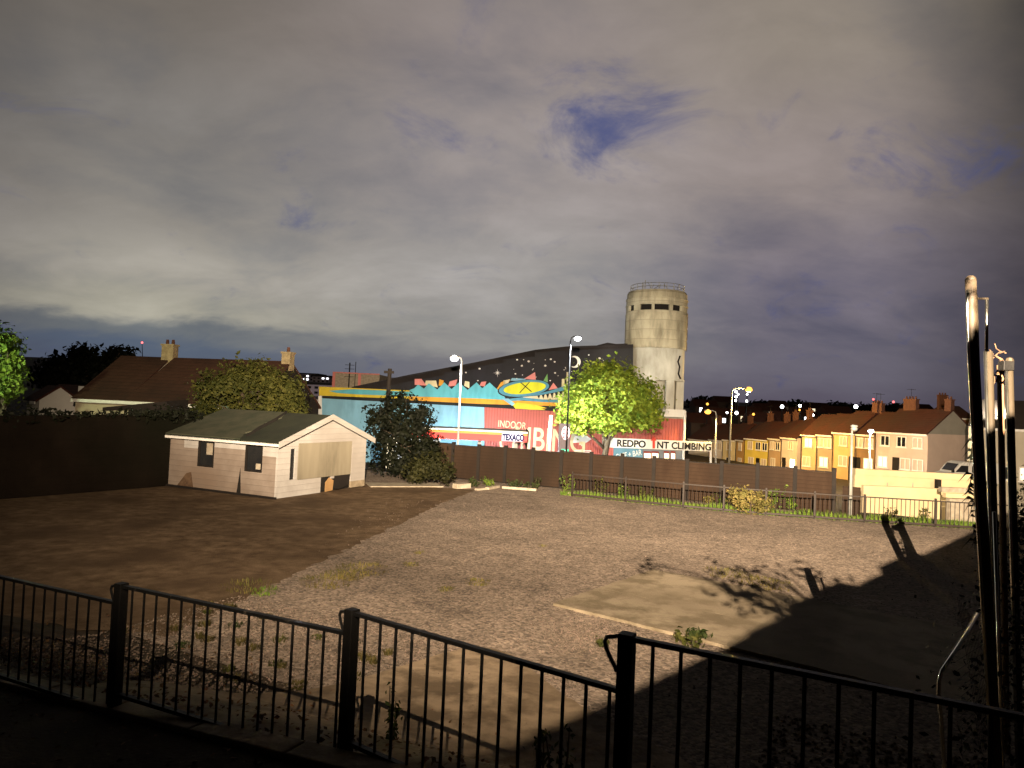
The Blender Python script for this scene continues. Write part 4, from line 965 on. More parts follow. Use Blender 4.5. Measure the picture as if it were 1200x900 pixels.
# ------------------------------------------------------------------ unseen house shaped so its roof edge shades the right of the yard
def build_shading_house():
    e0 = Vector((0.098, -2.32)); u = Vector((0.69, 0.725)).normalized(); n = Vector((u.y, -u.x))
    t = thing('shading_house', (e0.x, e0.y, .9), 'unseen narrow house behind the viewpoint, shaped to shade the yard', 'house')
    a = e0 - u * .45; ln = 3.0
    b = MB(); b.obox((a.x + n.x * .3, a.y + n.y * .3, .3), u.to_3d() * ln, n.to_3d() * 6, (0, 0, 5.9)); b.build('wall', M['brick'], t)
    b = MB(); p = [Vector((*a, 6.22)), Vector((*(a + n * 6.6), 6.22)), Vector((*(a + n * 6.6), 6.4)), Vector((*a, 6.4))]
    b.prism(p, u.to_3d() * ln); b.build('roof', M['rooftile'], t)
    b = MB()      # gutter strips added along the eaves to step the shadow edge
    for k0, k1, w in ((.36, .50, .016), (.505, .60, .03), (.605, .70, .036), (.725, .80, .012), (.865, 1.05, .03)):
        q = e0 + u * k0 - n * w; b.obox((q.x, q.y, 6.30), u.to_3d() * (k1 - k0), n.to_3d() * (w - .002), (0, 0, .09))
    b.build('gutter', M['pole_dark'], t)
    q = a + u * 1.2 + n * .25; b = MB(); b.obox((q.x, q.y, 3.9), u.to_3d() * 1.1, n.to_3d() * .06, (0, 0, 1.3)); b.build('window', M['glass'], t)
build_shading_house()
# ------------------------------------------------------------------ houses
def house(fl, fr, eav, depth, roofh, wallm, label, wins=(), doors=(), group=None, zbase=-4.4, cat='house', name='terraced_house', gable=None, chim=(), roofm=None, stack=None, fascia=True, ov=0.25, trim=None):
    """fl, fr: front corners (xy) left and right; eav: eaves height; wins: (t, z, w, h, material) along the front"""
    fl, fr = Vector(fl[:2]), Vector(fr[:2]); u = fr - fl; ln = u.length; u /= ln; n = Vector((-u.y, u.x))   # n points to the back
    U, Nn = u.to_3d(), n.to_3d()
    t = thing(name, (fl.x, fl.y, zbase), label, cat, group)
    b = MB(); p = fl.to_3d()
    b.obox((p.x, p.y, zbase), U * ln, Nn * depth, (0, 0, eav - zbase)); b.build('wall', wallm, t)
    if gable:
        for s in (0.0, ln):
            q = Vector((*(fl + u * s), eav)); sg = 0.02 if s == 0 else -0.02
            b = MB(); b.prism([q + U * sg, q + U * sg + Nn * depth, q + U * sg + Nn * depth / 2 + Vector((0, 0, roofh))], U * (0.12 if s == 0 else -0.12)); b.build('gable', gable, t)
    k = roofh / (depth / 2)
    b = MB()
    for sgn in (0, 1):
        e = [Vector((*(fl - u * .03), eav)), Vector((*(fr + u * .03), eav))]
        if sgn == 0: a_, c_ = -Nn * ov - Vector((0, 0, k * ov)), Nn * depth / 2 + Vector((0, 0, roofh))
        else: a_, c_ = Nn * (depth + ov) - Vector((0, 0, k * ov)), Nn * depth / 2 + Vector((0, 0, roofh))
        b.prism([e[0] + a_, e[1] + a_, e[1] + c_, e[0] + c_], (0, 0, 0.14))
    rf = b.build('roof', roofm or M['rooftile'], t)
    if fascia:
        b = MB(); q = Vector((*(fl - u * .02), eav - k * ov - .12)) - Nn * (ov + .03); b.obox(q, U * (ln + .04), Nn * .05, (0, 0, .2)); b.build('gutter', trim or M['white'], t)
    for (s, w, h) in chim:
        q = Vector((*(fl + u * s * ln + n * depth / 2), eav + roofh - .5)); b = MB(); b.obox(q - U * w / 2 - Nn * .3, U * w, Nn * .6, (0, 0, h + .5)); b.obox(q - U * (w / 2 + .06) - Nn * .36 + Vector((0, 0, h + .42)), U * (w + .12), Nn * .72, (0, 0, .12)); ch = b.build('chimney', stack or M['brick'], rf)
        for j in range(max(1, int(w / .35))):
            c = q + U * ((j + .5) * w / max(1, int(w / .35)) - w / 2) + Vector((0, 0, h + .54)); b = MB(); b.lathe((c.x, c.y, 0), [(.1, c.z - .02), (.12, c.z + .1), (.09, c.z + .32)], 8)
            b.build('chimney_pot', M['brick'], rf)
    for (s, z, w, h, m) in wins:
        q = Vector((*(fl + u * s * ln), z)) - Nn * 0.02 - U * w / 2; f = 0.09
        b = MB()
        for a0, a1, z0, z1 in ((0, w, 0, f), (0, w, h - f, h), (0, f, f, h - f), (w - f, w, f, h - f), (w * .5 - f / 2, w * .5 + f / 2, f, h - f)):
            b.obox(q + U * a0 + Vector((0, 0, z0)) - Nn * .05, U * (a1 - a0), Nn * .07, (0, 0, z1 - z0))
        b.obox(q - U * .08 - Nn * .1 - Vector((0, 0, .1)), U * (w + .16), Nn * .12, (0, 0, .095))
        wd = b.build('window', M['white'], t)
        b = MB(); b.obox(q + U * f + Vector((0, 0, f)) - Nn * .012, U * (w - 2 * f), Nn * .012, (0, 0, h - 2 * f)); b.build('pane', m, wd)
    if name == 'terraced_house':
        q = Vector((*(fl + u * .12), zbase)) - Nn * .12; b = MB(); b.tube([q, q + Vector((0, 0, eav - zbase - .2))], .05, 6); b.build('downpipe', M['timber_post'], t)
        if chim:
            q = Vector((*(fl + u * chim[0][0] * ln + n * depth / 2), eav + roofh + chim[0][2] - .2)); b = MB(); b.tube([q, q + Vector((0, 0, 1.5))], .025, 4); b.tube([q + Vector((-.5, 0, 1.4)), q + Vector((.5, 0, 1.4))], .02, 4)
            for x in (-.4, -.15, .1, .35): b.tube([q + Vector((x, -.3, 1.4)), q + Vector((x, .3, 1.4))], .014, 4)
            b.build('aerial', M['pole_dark'], t)
    for (s, w, m) in doors:
        q = Vector((*(fl + u * s * ln), zbase + .1)) - Nn * .02 - U * w / 2; b = MB(); b.obox(q - Nn * .04, U * w, Nn * .06, (0, 0, eav - 3.1 - zbase)); b.build('door', m, t)
    return t

def wallm(name, c): return pm(name, c, [v * .86 for v in c], 0.8, 0.9, 0.1, 30, c3=[v * .78 for v in c])
curt = pm('net_curtain', (0.5, 0.42, 0.34), (0.36, 0.3, 0.25), 2.5, 0.9, stretch=(6, 6, .3))
def terr(pxL, pxR, YL, YR, ye, wm, label, chim=(), up=None, low=None, door=None, gable=None, depth=8.0, rh=2.75):
    ym = (YL + YR) / 2; a, c = A(pxL + .25, 540, YL), A(pxR - .25, 540, YR)
    ev = A((pxL + pxR) / 2, ye, ym).z
    ln = (c - a).length
    up = up if up is not None else [(.25, M['glass']), (.72, curt)]
    low = low if low is not None else [(.3, curt)]
    wins = [(s, ev - 1.75, 1.25, 1.25, m) for s, m in up] + [(s, ev - 4.35, 1.35, 1.35, m) for s, m in low]
    return house((a.x, a.y), (c.x, c.y), ev, depth, rh, wm, label, wins, [(door, .9, M['timber_post'])] if door else (), 'terraced houses on the street beyond the yard', gable=gable, chim=chim, zbase=ev - 6.4)
terr(1025, 1087, 86.5, 80, 506.5, wallm('pink_render', (.52, .40, .33)), 'pinkish end-of-terrace house with bare grey gable end, rightmost of the row', chim=((.22, 1.7, 1.3), (.93, .8, 1.3)),
     up=[(.2, M['glass']), (.52, M['glass']), (.82, curt)], low=[(.16, M['lit_pink']), (.6, curt), (.83, curt)], door=.42, gable=wallm('grey_render', (.27, .25, .21)))
terr(1001, 1025, 89.5, 86.8, 508.5, wallm('brown_brick_front', (.22, .13, .055)), 'brown brick terraced house right of the grey lamp column', chim=((.1, .8, 1.2),), up=[(.22, curt), (.72, curt)], low=[(.7, M['lit_window'])], door=.15)
terr(975, 1001, 92.5, 89.3, 506.5, wallm('peach_render', (.56, .36, .17)), 'peach terraced house left of the grey lamp column', chim=((.9, .8, 1.2),), up=[(.5, curt)], low=[(.5, curt)], door=.9)
terr(956, 975, 95, 92.8, 509, wallm('drab_render', (.30, .24, .17)), 'drab grey-brown terraced house between the peach and the orange one', up=[(.25, curt), (.7, curt)], low=[(.5, M['lit_pink'])])
terr(938, 956, 97.5, 95.3, 509, wallm('orange_render', (.52, .34, .2)), 'orange-tinted terraced house with one bright upstairs window', chim=(), up=[(.5, M['lit_window'])], low=[(.4, curt)])
# lower terrace
terr(915, 934, 104, 100, 512.5, wallm('pale_lilac_render', (.55, .48, .46)), 'pale lilac terraced house at the right end of the lower terrace', chim=((.15, .8, 1.3),), up=[(.6, curt)], low=[(.75, M['lit_white'])], door=.2)
terr(900, 915, 108, 104.2, 513.5, wallm('tan_render', (.42, .30, .19)), 'tan terraced house between the lilac and the yellow one', chim=((.1, .7, 1.3),), up=[(.3, curt), (.75, M['glass'])], low=[(.4, curt)])
terr(872, 899.5, 114, 108.3, 514, wallm('yellow_render', (.62, .5, .1)), 'bright yellow terraced house under the orange lamp', chim=((.15, .8, 1.3), (.85, .8, 1.3)), up=[(.25, curt), (.6, M['glass']), (.88, M['glass'])], low=[(.3, curt), (.85, curt)], door=.6)
terr(862, 871.8, 117.5, 114.3, 515, wallm('ochre_render', (.5, .3, .1)), 'narrow ochre terraced house left of the bright yellow one', up=[(.5, curt)], low=[(.5, curt)])
terr(846, 861.8, 121, 117.8, 515, wallm('cream_front', (.58, .5, .3)), 'cream terraced house behind the two tall lamp columns', chim=((.6, .8, 1.3),), up=[(.5, curt)], low=[(.5, M['glass'])])
terr(830, 845.8, 125, 121.3, 515, wallm('white_front', (.62, .57, .52)), 'whitish terraced house just right of the lettered sign board', up=[(.3, curt), (.8, curt)], low=[(.5, curt)])
terr(806, 829.8, 131, 125.3, 514.5, wallm('white_front_far', (.6, .58, .52)), 'farthest whitish terraced house, partly behind the lettered sign board', chim=((.6, .8, 1.3),), up=[(.25, curt), (.75, M['glass'])], low=[(.5, curt)])

# house glimpsed between the steel poles at the right edge
a, c = A(1152, 540, 62), A(1230, 540, 60)
house((a.x, a.y), (c.x, c.y), A(1190, 502, 61).z, 8, 2.4, wallm('dim_cream', (.42, .38, .3)), 'cream house with dark roof seen between the steel poles', [(.3, -1.0, 1.6, 1.2, M['glass']), (.72, -1.0, 1.6, 1.2, M['lit_window'])], (), None, roofm=pm('dark_slate', (.02, .016, .014), (.03, .025, .02), 2, .9), zbase=-4.3, name='detached_house')
a, c = A(1118, 500, 98), A(1142, 500, 98)
house((a.x, a.y), (c.x, c.y), A(1130, 490, 98).z, 7, 1.6, wallm('back_brick', (.2, .1, .06)), 'brick house roof showing behind the grey gable end', (), (), None, zbase=-4.3, chim=((.15, 1.2, 1.6),), name='detached_house')

# ------------------------------------------------------------------ left: cottages beyond the dark boundary
COTROOF = lines(pm('old_roof_tiles', (0.048, 0.019, 0.011), (0.066, 0.027, 0.017), 1.2, 0.9, 0.3, 16, detail=9, c3=(0.022, 0.011, 0.008)), 'Z', 0.22, 0.7, 0.03, (0.012, 0.006, 0.004))
M['stone_stack'] = pm('chimney_stone', (.33, .26, .15), (.2, .155, .09), 4, .9, .4, 16)
def cott(pxL, pxR, YL, YR, ye, label, chim=(), gable=None, dep=8.0, rh=2.75, wins=(), wallm_=None):
    a, c = A(pxL, 480, YL), A(pxR, 480, YR); ev = A((pxL + pxR) / 2, ye, (YL + YR) / 2).z
    return house((a.x, a.y), (c.x, c.y), ev, dep, rh, wallm_ or wallm('cottage_cream', (.42, .35, .25)), label, wins, (), 'red-roofed cottages behind the dark boundary wall', zbase=-.6, name='cottage', roofm=COTROOF, stack=M['stone_stack'], gable=gable or wallm('cottage_gable', (.5, .45, .37)), chim=chim, trim=M['white'], ov=.35)
cott(88, 150, 45, 44.5, 465.5, 'cream cottage with dark red roof and pale gable left of the chimney', chim=((.985, .85, 1.0),), wins=())
cott(150.3, 298, 44.4, 42.5, 470.5, 'red-roofed cottage behind the round bush, chimney at its right end', chim=((.97, .6, .7),), gable=M['timber_post'], wallm_=M['timber_post'])
a, c = A(32, 472, 50), A(46, 472, 48)
house((a.x, a.y), (c.x, c.y), A(39, 468, 49).z, 2.4, .9, wallm('white_gable', (.6, .58, .54)), 'small white gable between the bright tree and the cottage', (), (), None, zbase=-.6, name='outhouse', gable=wallm('white_gable2', (.6, .58, .54)))
b = MB(); p = A(70, 458, 52); q = A(79, 452, 52)
t = thing('dormer_house', (p.x, 52, -.6), 'dark roof with a little white dormer below the black tree', 'house')
x0, x1 = A(42, 470, 54).x, A(100, 470, 54).x
b = MB(); b.box(x0, x1, 54, 60, -.6, A(70, 464, 54).z); b.build('wall', M['void'], t)
b = MB(); z0, z1 = A(70, 464, 54).z, A(70, 450, 54).z
b.prism([(x0 - .2, 53.7, z0), (x0 - .2, 60.3, z0), (x0 - .2, 57, z1)], (x1 - x0 + .4, 0, 0)); b.build('roof', M['rooftile'], t)
b = MB(); b.box(p.x, q.x, 54.2, 56, A(70, 461, 54).z, A(70, 451.5, 54).z); b.build('dormer', M['white'], t)

# ------------------------------------------------------------------ dark boundary wall on the left, ivy on top
def build_left_wall():
    pts = [Vector((-12.35, 27.6)), Vector((-13.2, 25.9)), Vector((-15.6, 22.0)), Vector((-19, 18.5)), Vector((-24, 15.5)), Vector((-30, 13))]
    t = thing('boundary_wall', (-15.6, 22, 0), 'tall nearly black boundary wall left of the hut', 'wall')
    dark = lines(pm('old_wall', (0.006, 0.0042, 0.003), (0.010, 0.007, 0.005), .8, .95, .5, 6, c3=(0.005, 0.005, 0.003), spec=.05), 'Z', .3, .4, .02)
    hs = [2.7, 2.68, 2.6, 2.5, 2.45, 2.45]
    b = MB()
    for i in range(len(pts) - 1):
        p, q = pts[i], pts[i + 1]; n = Vector((-(q - p).y, (q - p).x)).normalized() * -.25
        n3 = n.to_3d(); n3 = -n3 if n3.x > 0 else n3
        b.hexa([(p.x, p.y, -.1), (q.x, q.y, -.1), (q.x + n3.x, q.y + n3.y, -.1), (p.x + n3.x, p.y + n3.y, -.1), (p.x, p.y, hs[i]), (q.x, q.y, hs[i + 1]), (q.x + n3.x, q.y + n3.y, hs[i + 1]), (p.x + n3.x, p.y + n3.y, hs[i])])
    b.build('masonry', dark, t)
    b = MB()
    for i in range(len(pts) - 1):
        p, q = pts[i], pts[i + 1]
        for k in range(5):
            f = (k + .5) / 5; c = p.lerp(q, f); z = lerp(hs[i], hs[i + 1], f)
            crown_leaves(b, [((c.x - .1, c.y + .1, z + .0), (.6, .5, .26 + .12 * math.sin(i * 3 + k)))], 110, .075, 40 + i * 5 + k)
    o = b.build('ivy', M['leafd'], fix=False); tag(o, 'ragged ivy spilling along the top of the dark boundary wall', 'ivy', kind='stuff')
build_left_wall()
# the grey roof sheet lying on the wall top
b = MB(); p, q = A(120, 481.5, 30), A(195, 480, 30); b.hexa([p, q, q + Vector((0, 2, .1)), p + Vector((0, 2, .1)), p + Vector((0, 0, .15)), q + Vector((0, 0, .35)), q + Vector((0, 2, .45)), p + Vector((0, 2, .25))])
o = b.build('shed_roof', M['timber_post']); tag(o, 'low dark shed roof peeping over the boundary wall', 'roof')

# ------------------------------------------------------------------ cream walls beyond the bar fence, van
def build_walls():
    Y = 42.0
    def W(px, py, y=Y): return A(px, py, y)
    t = thing('rendered_wall', W(1050, 600), 'long cream rendered wall with a coping behind the bar fence', 'wall')
    a, c = W(1002, 550, 42), W(1150, 550, 41)
    z1, zs = W(1060, 551.5).z, W(1060, 558.5).z
    b = MB(); b.hexa([(a.x, a.y, -3.9), (c.x, c.y, -3.9), (c.x, c.y + .3, -3.9), (a.x, a.y + .3, -3.9), (a.x, a.y, zs), (c.x, c.y, zs), (c.x, c.y + .3, zs), (a.x, a.y + .3, zs)]); b.build('wall', M['render'], t)
    b = MB(); d = .07; b.hexa([(a.x, a.y - d, zs + .004), (c.x, c.y - d, zs + .004), (c.x, c.y + .35, zs + .004), (a.x, a.y + .35, zs + .004), (a.x, a.y - d, z1), (c.x, c.y - d, z1), (c.x, c.y + .35, z1), (a.x, a.y + .35, z1)]); b.build('coping', M['render'], t)
    p = W(1100, 560, 41.3); b = MB(); b.box(p.x - .2, p.x + .02, 41.05, 41.4, -2.8, zs - .02); b.build('pipe_box', M['timber_post'], t)
    # lower wall in front
    Y2 = 37.0; t = thing('low_wall', W(1015, 600, Y2), 'lower cream wall with two thin uprights in front of the rendered wall', 'wall')
    a, c = W(1012, 575, Y2), W(1102, 575, Y2); z1 = W(1060, 571, Y2).z
    b = MB(); b.box(a.x, c.x, Y2, Y2 + .25, -3, z1); b.build('wall', M['render'], t)
    for x in (1041, 1071):
        q = W(x, 566, Y2); b = MB(); b.tube([(q.x, Y2 + .1, z1 - .1), (q.x, Y2 + .1, q.z)], .03, 5); b.build('upright', M['kerb'], t)
    Y3 = 35; t = thing('stepped_wall', W(1120, 600, Y3), 'short grey-banded wall piece at the right, in front of the van', 'wall')
    for i, (y0, y1, m) in enumerate(((572, 577.5, M['kerb']), (578, 583, M['render']), (583.5, 589, M['kerb']))):
        a, c = W(1104, y1, Y3), W(1150, y1, Y3); b = MB(); b.box(a.x, c.x, Y3 - i * .3, Y3 + .3 - i * .3 - .005, W(1125, y1, Y3).z if i < 2 else -2, W(1125, y0, Y3).z); b.build('course', m, t)
build_walls()
def build_van():
    Y = 58.0; k = Y / FPX
    o = A(1106, 556, Y); o.z = A(1120, 541, Y).z - 2.15
    t = thing('parked_van', o, 'white van parked behind the cream wall beside the grey gable', 'van')
    paint = pm('van_white', (.55, .54, .51), (.48, .47, .44), 1, .3, spec=.5)
    H = 2.15; wd = 1.9; ln = 4.6
    prof = [(0.0, .45), (0.02, 1.0), (.75, 1.25), (1.35, 2.0), (1.7, H), (4.5, H), (4.6, 1.6), (4.6, .45)]
    def V(x, y, z): return o + Vector((x, y, z))
    b = MB(); b.prism([V(x, 0, z) for x, z in prof], (0, wd, 0)); b.build('body', paint, t, bevel=.06)
    b = MB(); b.hexa([V(.78, .15, 1.28), V(.78, wd - .15, 1.28), V(.80, wd - .15, 1.28), V(.80, .15, 1.28), V(1.30, .2, 1.98), V(1.30, wd - .2, 1.98), V(1.34, wd - .2, 1.98), V(1.34, .2, 1.98)]); b.build('windscreen', M['glass'], t)
    b = MB(); b.prism([V(.95, -.012, 1.3), V(2.0, -.012, 1.3), V(2.0, -.012, 1.85), V(1.42, -.012, 1.85)], (0, .01, 0)); b.build('side_window', M['glass'], t)
    b = MB(); b.box(o.x + 2.3, o.x + 3.2, o.y - .012, o.y - .002, o.z + 1.3, o.z + 1.85); b.build('side_window', M['glass'], t)
    for x in (.95, 3.7):
        for y in (-.02, wd - .2):
            b = MB(); n = 16; b.prism([V(x + .36 * math.cos(2 * math.pi * i / n), y, .36 + .36 * math.sin(2 * math.pi * i / n)) for i in range(n)], (0, .22, 0)); b.build('wheel', M['black'], t)
    b = MB(); b.box(o.x + .6, o.x + .75, o.y - .2, o.y - .02, o.z + 1.25, o.z + 1.5); b.build('wing_mirror', M['black'], t)
build_van()

# ------------------------------------------------------------------ steel poles at the right
def build_poles():
    G_ = 'steel poles standing behind the railing'
    # rounded-top channel post with a bright edge tube
    def slab(t, name, pts, w, d, mat):     # flat strip following points, w wide across the view
        b = MB()
        for p, q in zip(pts[:-1], pts[1:]):
            p, q = Vector(p), Vector(q); b.hexa([p + Vector((-w / 2, 0, 0)), p + Vector((w / 2, 0, 0)), p + Vector((w / 2, d, 0)), p + Vector((-w / 2, d, 0)), q + Vector((-w / 2, 0, 0)), q + Vector((w / 2, 0, 0)), q + Vector((w / 2, d, 0)), q + Vector((-w / 2, d, 0))])
        return b.build(name, mat, t)
    Y = 4.0
    bt = A(1167, 905, Y); bt.z = 1.2; tp = A(1137, 322, Y)
    bt = A(1138.5, 350, Y).lerp(A(1164.5, 850, Y), 1.0); d = (A(1164.5, 850, Y) - A(1139.5, 400, Y)).normalized(); bt = bt + d * ((1.15 - bt.z) / d.z)
    t = thing('steel_post', bt, 'tallest steel post with rounded top and a bright left edge', 'post', G_)
    top = A(1137.5, 328, Y)
    b = MB(); n = 10; w = .027
    b.tube([bt, A(1150, 600, Y), A(1141, 430, Y), A(1138.5, 360, Y), top], [.024, .024, .024, .027, .029], 12); b.ball(top, (.029, .029, .026), 12); b.build('shaft', pm('weathered_steel', (0.05, 0.036, 0.02), (0.022, 0.016, 0.01), 5, .6, .1, 40, stretch=(1, 1, .25)), t, smooth=True)
    e = [p + Vector((-.031, -.012, 0)) for p in (bt, A(1150, 600, Y), A(1141, 430, Y), A(1138, 362, Y))] + [A(1133, 340, Y) + Vector((0, -.012, 0))]
    b = MB(); b.tube(e, .009, 12); b.build('edge_tube', M['bright_steel'], t, smooth=True)
    e = [p + Vector((.029, .0, 0)) for p in (bt, A(1150, 600, Y), A(1141, 430, Y), A(1138, 345, Y))]
    b = MB(); b.tube(e, .007, 8); b.build('edge_tube', M['steel'], t, smooth=True)
    # bracket and thin rod
    b = MB(); b.tube([A(1144, 350, Y), A(1158, 350, Y)], .006, 6); b.build('bracket', M['steel'], t)
    r0 = A(1156.5, 351, Y); b = MB(); b.tube([r0, A(1156, 412, Y)], .009, 8); b.build('rod', M['bright_steel'], t, smooth=True)
    def post(pt, pb, Y, r, mat, label, cap=None, edge=True):
        p = A(*pt, Y); q = A(*pb, Y); d = (q - p).normalized(); bt = p + d * ((land(q.x, q.y) + .02 - p.z) / d.z)
        t = thing('steel_post', bt, label, 'post', G_)
        b = MB(); b.tube([bt, p.lerp(bt, .5), p], r, 10); b.build('shaft', mat, t, smooth=True)
        if edge:
            o = Vector((-r * 1.25, -.01, 0)); b = MB(); b.tube([bt + o, p + o], r * .5, 12); b.build('edge_tube', M['bright_steel'], t, smooth=True)
        if cap:
            b = MB(); b.box(p.x - r * 2.8, p.x + r * .6, p.y - r * 1.5, p.y + r * 1.5, p.z - .1, p.z - .005); b.build('clamp', M['black'], t, bevel=.005)
            b = MB(); b.ball(p, r * 1.3, 8); b.build('cap', M['steel'], t)
        return t
    post((1159, 412), (1172, 880), 7.5, .036, M['steel'], 'steel post just right of the tallest one')
    post((1172, 428), (1180, 880), 7.9, .033, pm('rusty_pole', (.16, .09, .045), (.1, .055, .03), 5, .8), 'rust-brown post in the middle of the cluster', edge=False)
    post((1183, 423), (1196, 900), 7.3, .032, M['steel'], 'steel post with a black clamp near its top', cap=True)
    post((1165, 600), (1175, 900), 5.6, .012, M['bright_steel'], 'thin bright rod low among the posts', edge=False)
    # rusty crumpled netting between the post heads
    b = MB(); r = random.Random(2); 
    for i in range(15):
        pts = []; x = r.uniform(1161, 1180); y = r.uniform(413, 445); Yy = 7.6
        for k in range(4): pts.append(A(x, y, Yy + r.uniform(-.1, .1))); x += r.uniform(-7, 7); y += r.uniform(-6, 9); x = max(1160, min(1182, x))
        b.tube(pts, r.uniform(.004, .010), 4)
    o = b.build('crumpled_netting', pm('rust_netting', (.08, .045, .022), (.045, .026, .015), 12, .9)); tag(o, 'rusty crumpled netting caught between the post heads', 'netting')
    # bent tube leaning from the tallest post
    Y = 4.1
    pts = [A(1146, 720, Y + .5), A(1133, 742, Y + .35), A(1116, 768, Y + .1), A(1104, 786, Y), A(1100.5, 797, Y), A(1100, 815, Y), A(1103, 840, Y), A(1107, 905, Y)]
    pts.append(Vector((pts[-1].x, pts[-1].y, 1.2)))
    t = thing('bent_tube', pts[-1], 'bent bright tube leaning low against the tallest steel post', 'tube')
    b = MB(); b.tube(pts, .011, 10); b.build('tube', M['bright_steel'], t, smooth=True)
    b = MB(); b.tube([p + Vector((.035, .06, -.01)) for p in pts], .011, 10); b.build('tube', M['steel'], t, smooth=True)
    # sagging wire mesh between the poles
    t = thing('wire_mesh', A(1140, 860, 4.6), 'sagging wire mesh behind the bent tube', 'mesh')
    b = MB()
    for k in range(16):
        x = 1122 + k * 2.2; b.tube([A(x, 700 + k * 3, 4.7), A(x + 16, 800 + k * 2, 4.7), A(x + 26, 880, 4.7)], .0016, 3)
        b.tube([A(1118 + k * .6, 720 + k * 11, 4.7), A(1168, 700 + k * 9, 4.7)], .0016, 3)
    b.build('wires', M['steel'], t)
    # dark hedge and mesh fence running back along the right side
    for i in range(7):
        f = i / 6; p = Vector((3.9, 5.6)).lerp(Vector((17.6, 23.6)), f)
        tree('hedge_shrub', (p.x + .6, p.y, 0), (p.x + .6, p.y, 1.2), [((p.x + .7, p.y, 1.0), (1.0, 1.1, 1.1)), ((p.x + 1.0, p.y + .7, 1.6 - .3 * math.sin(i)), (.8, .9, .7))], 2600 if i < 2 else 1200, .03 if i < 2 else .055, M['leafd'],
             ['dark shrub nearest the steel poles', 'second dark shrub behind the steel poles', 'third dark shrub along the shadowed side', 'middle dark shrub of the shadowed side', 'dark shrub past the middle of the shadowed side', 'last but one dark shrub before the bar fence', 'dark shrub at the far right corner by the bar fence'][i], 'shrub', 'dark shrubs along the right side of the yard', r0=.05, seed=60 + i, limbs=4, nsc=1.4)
    # climbing plant with long dark leaves
    t = thing('climbing_plant', A(1140, 620, 9), 'dark long-leaved climber drooping left of the steel poles', 'plant')
    st, lf = MB(), MB(); r = random.Random(12)
    stem = [A(1148, 640, 9), A(1143, 590, 9), A(1142, 540, 9), A(1146, 505, 9)]; st.tube(stem, .02, 5)
    for i in range(46):
        f = r.random(); q = stem[int(f * 3)].lerp(stem[min(3, int(f * 3) + 1)], f * 3 % 1); a = r.uniform(2.2, 4.3); L_ = r.uniform(.08, .2)
        d = Vector((math.cos(a), r.uniform(-.4, .4), math.sin(a) * .5)).normalized(); w = Vector((0, .3, 1)).cross(d).normalized() * .018 + Vector((0, 0, .016)); m = q + d * L_ * .5 + Vector((0, 0, .03)); e = q + d * L_ - Vector((0, 0, .09))
        lf.add([q, m - w, e, m + w], [(0, 1, 2, 3)])
    st.build('stem', M['bark'], t); lf.build('leaves', M['leafd'], t, fix=False)
build_poles()

# ------------------------------------------------------------------ trees and shrubs beyond
def px_tree(name, Y, base, blobs, n, ls, leaf, label, **k):
    bl = blob_px(blobs, Y); bp = A(base[0], base[1], Y); bp.z = k.pop('z', -4.2); top = A(base[2], base[3], Y)
    return tree(name, bp, top, bl, n, ls, leaf, label, **k)
px_tree('broadleaf_tree', 62, (708, 540, 718, 490), [(716, 462, 46, 36, 0), (690, 475, 36, 30, -.5), (742, 470, 36, 30, .5), (672, 490, 24, 17, 0), (722, 492, 48, 15, -1), (712, 440, 34, 18, 1), (757, 488, 22, 18, 0), (700, 498, 36, 11, -1)],
        19000, .17, M['leaflit'], 'round street tree lit bright green beside the price totem', r0=.38, seed=21, limbs=12, z=-4.2, cut=.4, nsc=.9)
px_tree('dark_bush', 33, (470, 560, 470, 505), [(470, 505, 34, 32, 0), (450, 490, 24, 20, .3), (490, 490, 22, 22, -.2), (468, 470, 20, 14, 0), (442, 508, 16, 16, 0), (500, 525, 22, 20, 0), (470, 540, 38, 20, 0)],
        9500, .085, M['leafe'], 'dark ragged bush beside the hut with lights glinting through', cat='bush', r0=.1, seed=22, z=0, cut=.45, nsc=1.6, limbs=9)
px_tree('olive_bush', 31, (500, 565, 505, 540), [(505, 545, 22, 16, -1), (522, 552, 12, 14, -1), (488, 552, 18, 12, -1)], 2400, .07, M['leafe2'], 'low olive bush at the foot of the dark bush', cat='bush', r0=.05, seed=23, z=0, nsc=2, limbs=4)
px_tree('round_bush', 34.5, (285, 490, 285, 460), [(262, 456, 36, 26, 0), (300, 450, 36, 27, 0), (282, 438, 24, 16, .5), (330, 468, 22, 20, 0), (240, 474, 24, 14, 0), (310, 475, 40, 18, 0), (288, 424, 9, 6, 0), (334, 458, 22, 22, -.5), (346, 480, 18, 14, -.5), (322, 446, 14, 12, -.5), (262, 428, 7, 9, 0), (303, 424, 6, 8, .3), (232, 452, 8, 10, 0), (350, 452, 9, 9, 0), (279, 419, 4, 6, 0)],
        13000, .085, M['leafc'], 'big leafy bush rising behind the hut roof', cat='bush', r0=.12, seed=24, z=0, cut=.48, nsc=1.1, limbs=10)
px_tree('ivy_bush', 28.6, (222, 520, 222, 490), [(220, 492, 14, 9, 0), (228, 500, 16, 8, 0)], 900, .06, M['leafb'], 'small ivy clump on the hut corner at the boundary wall', cat='bush', r0=.05, seed=25, z=0, nsc=2, limbs=3)
px_tree('lit_tree', 40, (2, 500, 2, 440), [(2, 412, 22, 28, 0), (-22, 420, 40, 40, 0), (8, 450, 24, 18, 0), (-10, 462, 30, 16, 0), (16, 430, 12, 16, 0)], 7500, .13, M['leafa'], 'green-lit tree cut by the left edge', r0=.25, seed=26, z=-.6, nsc=.9)
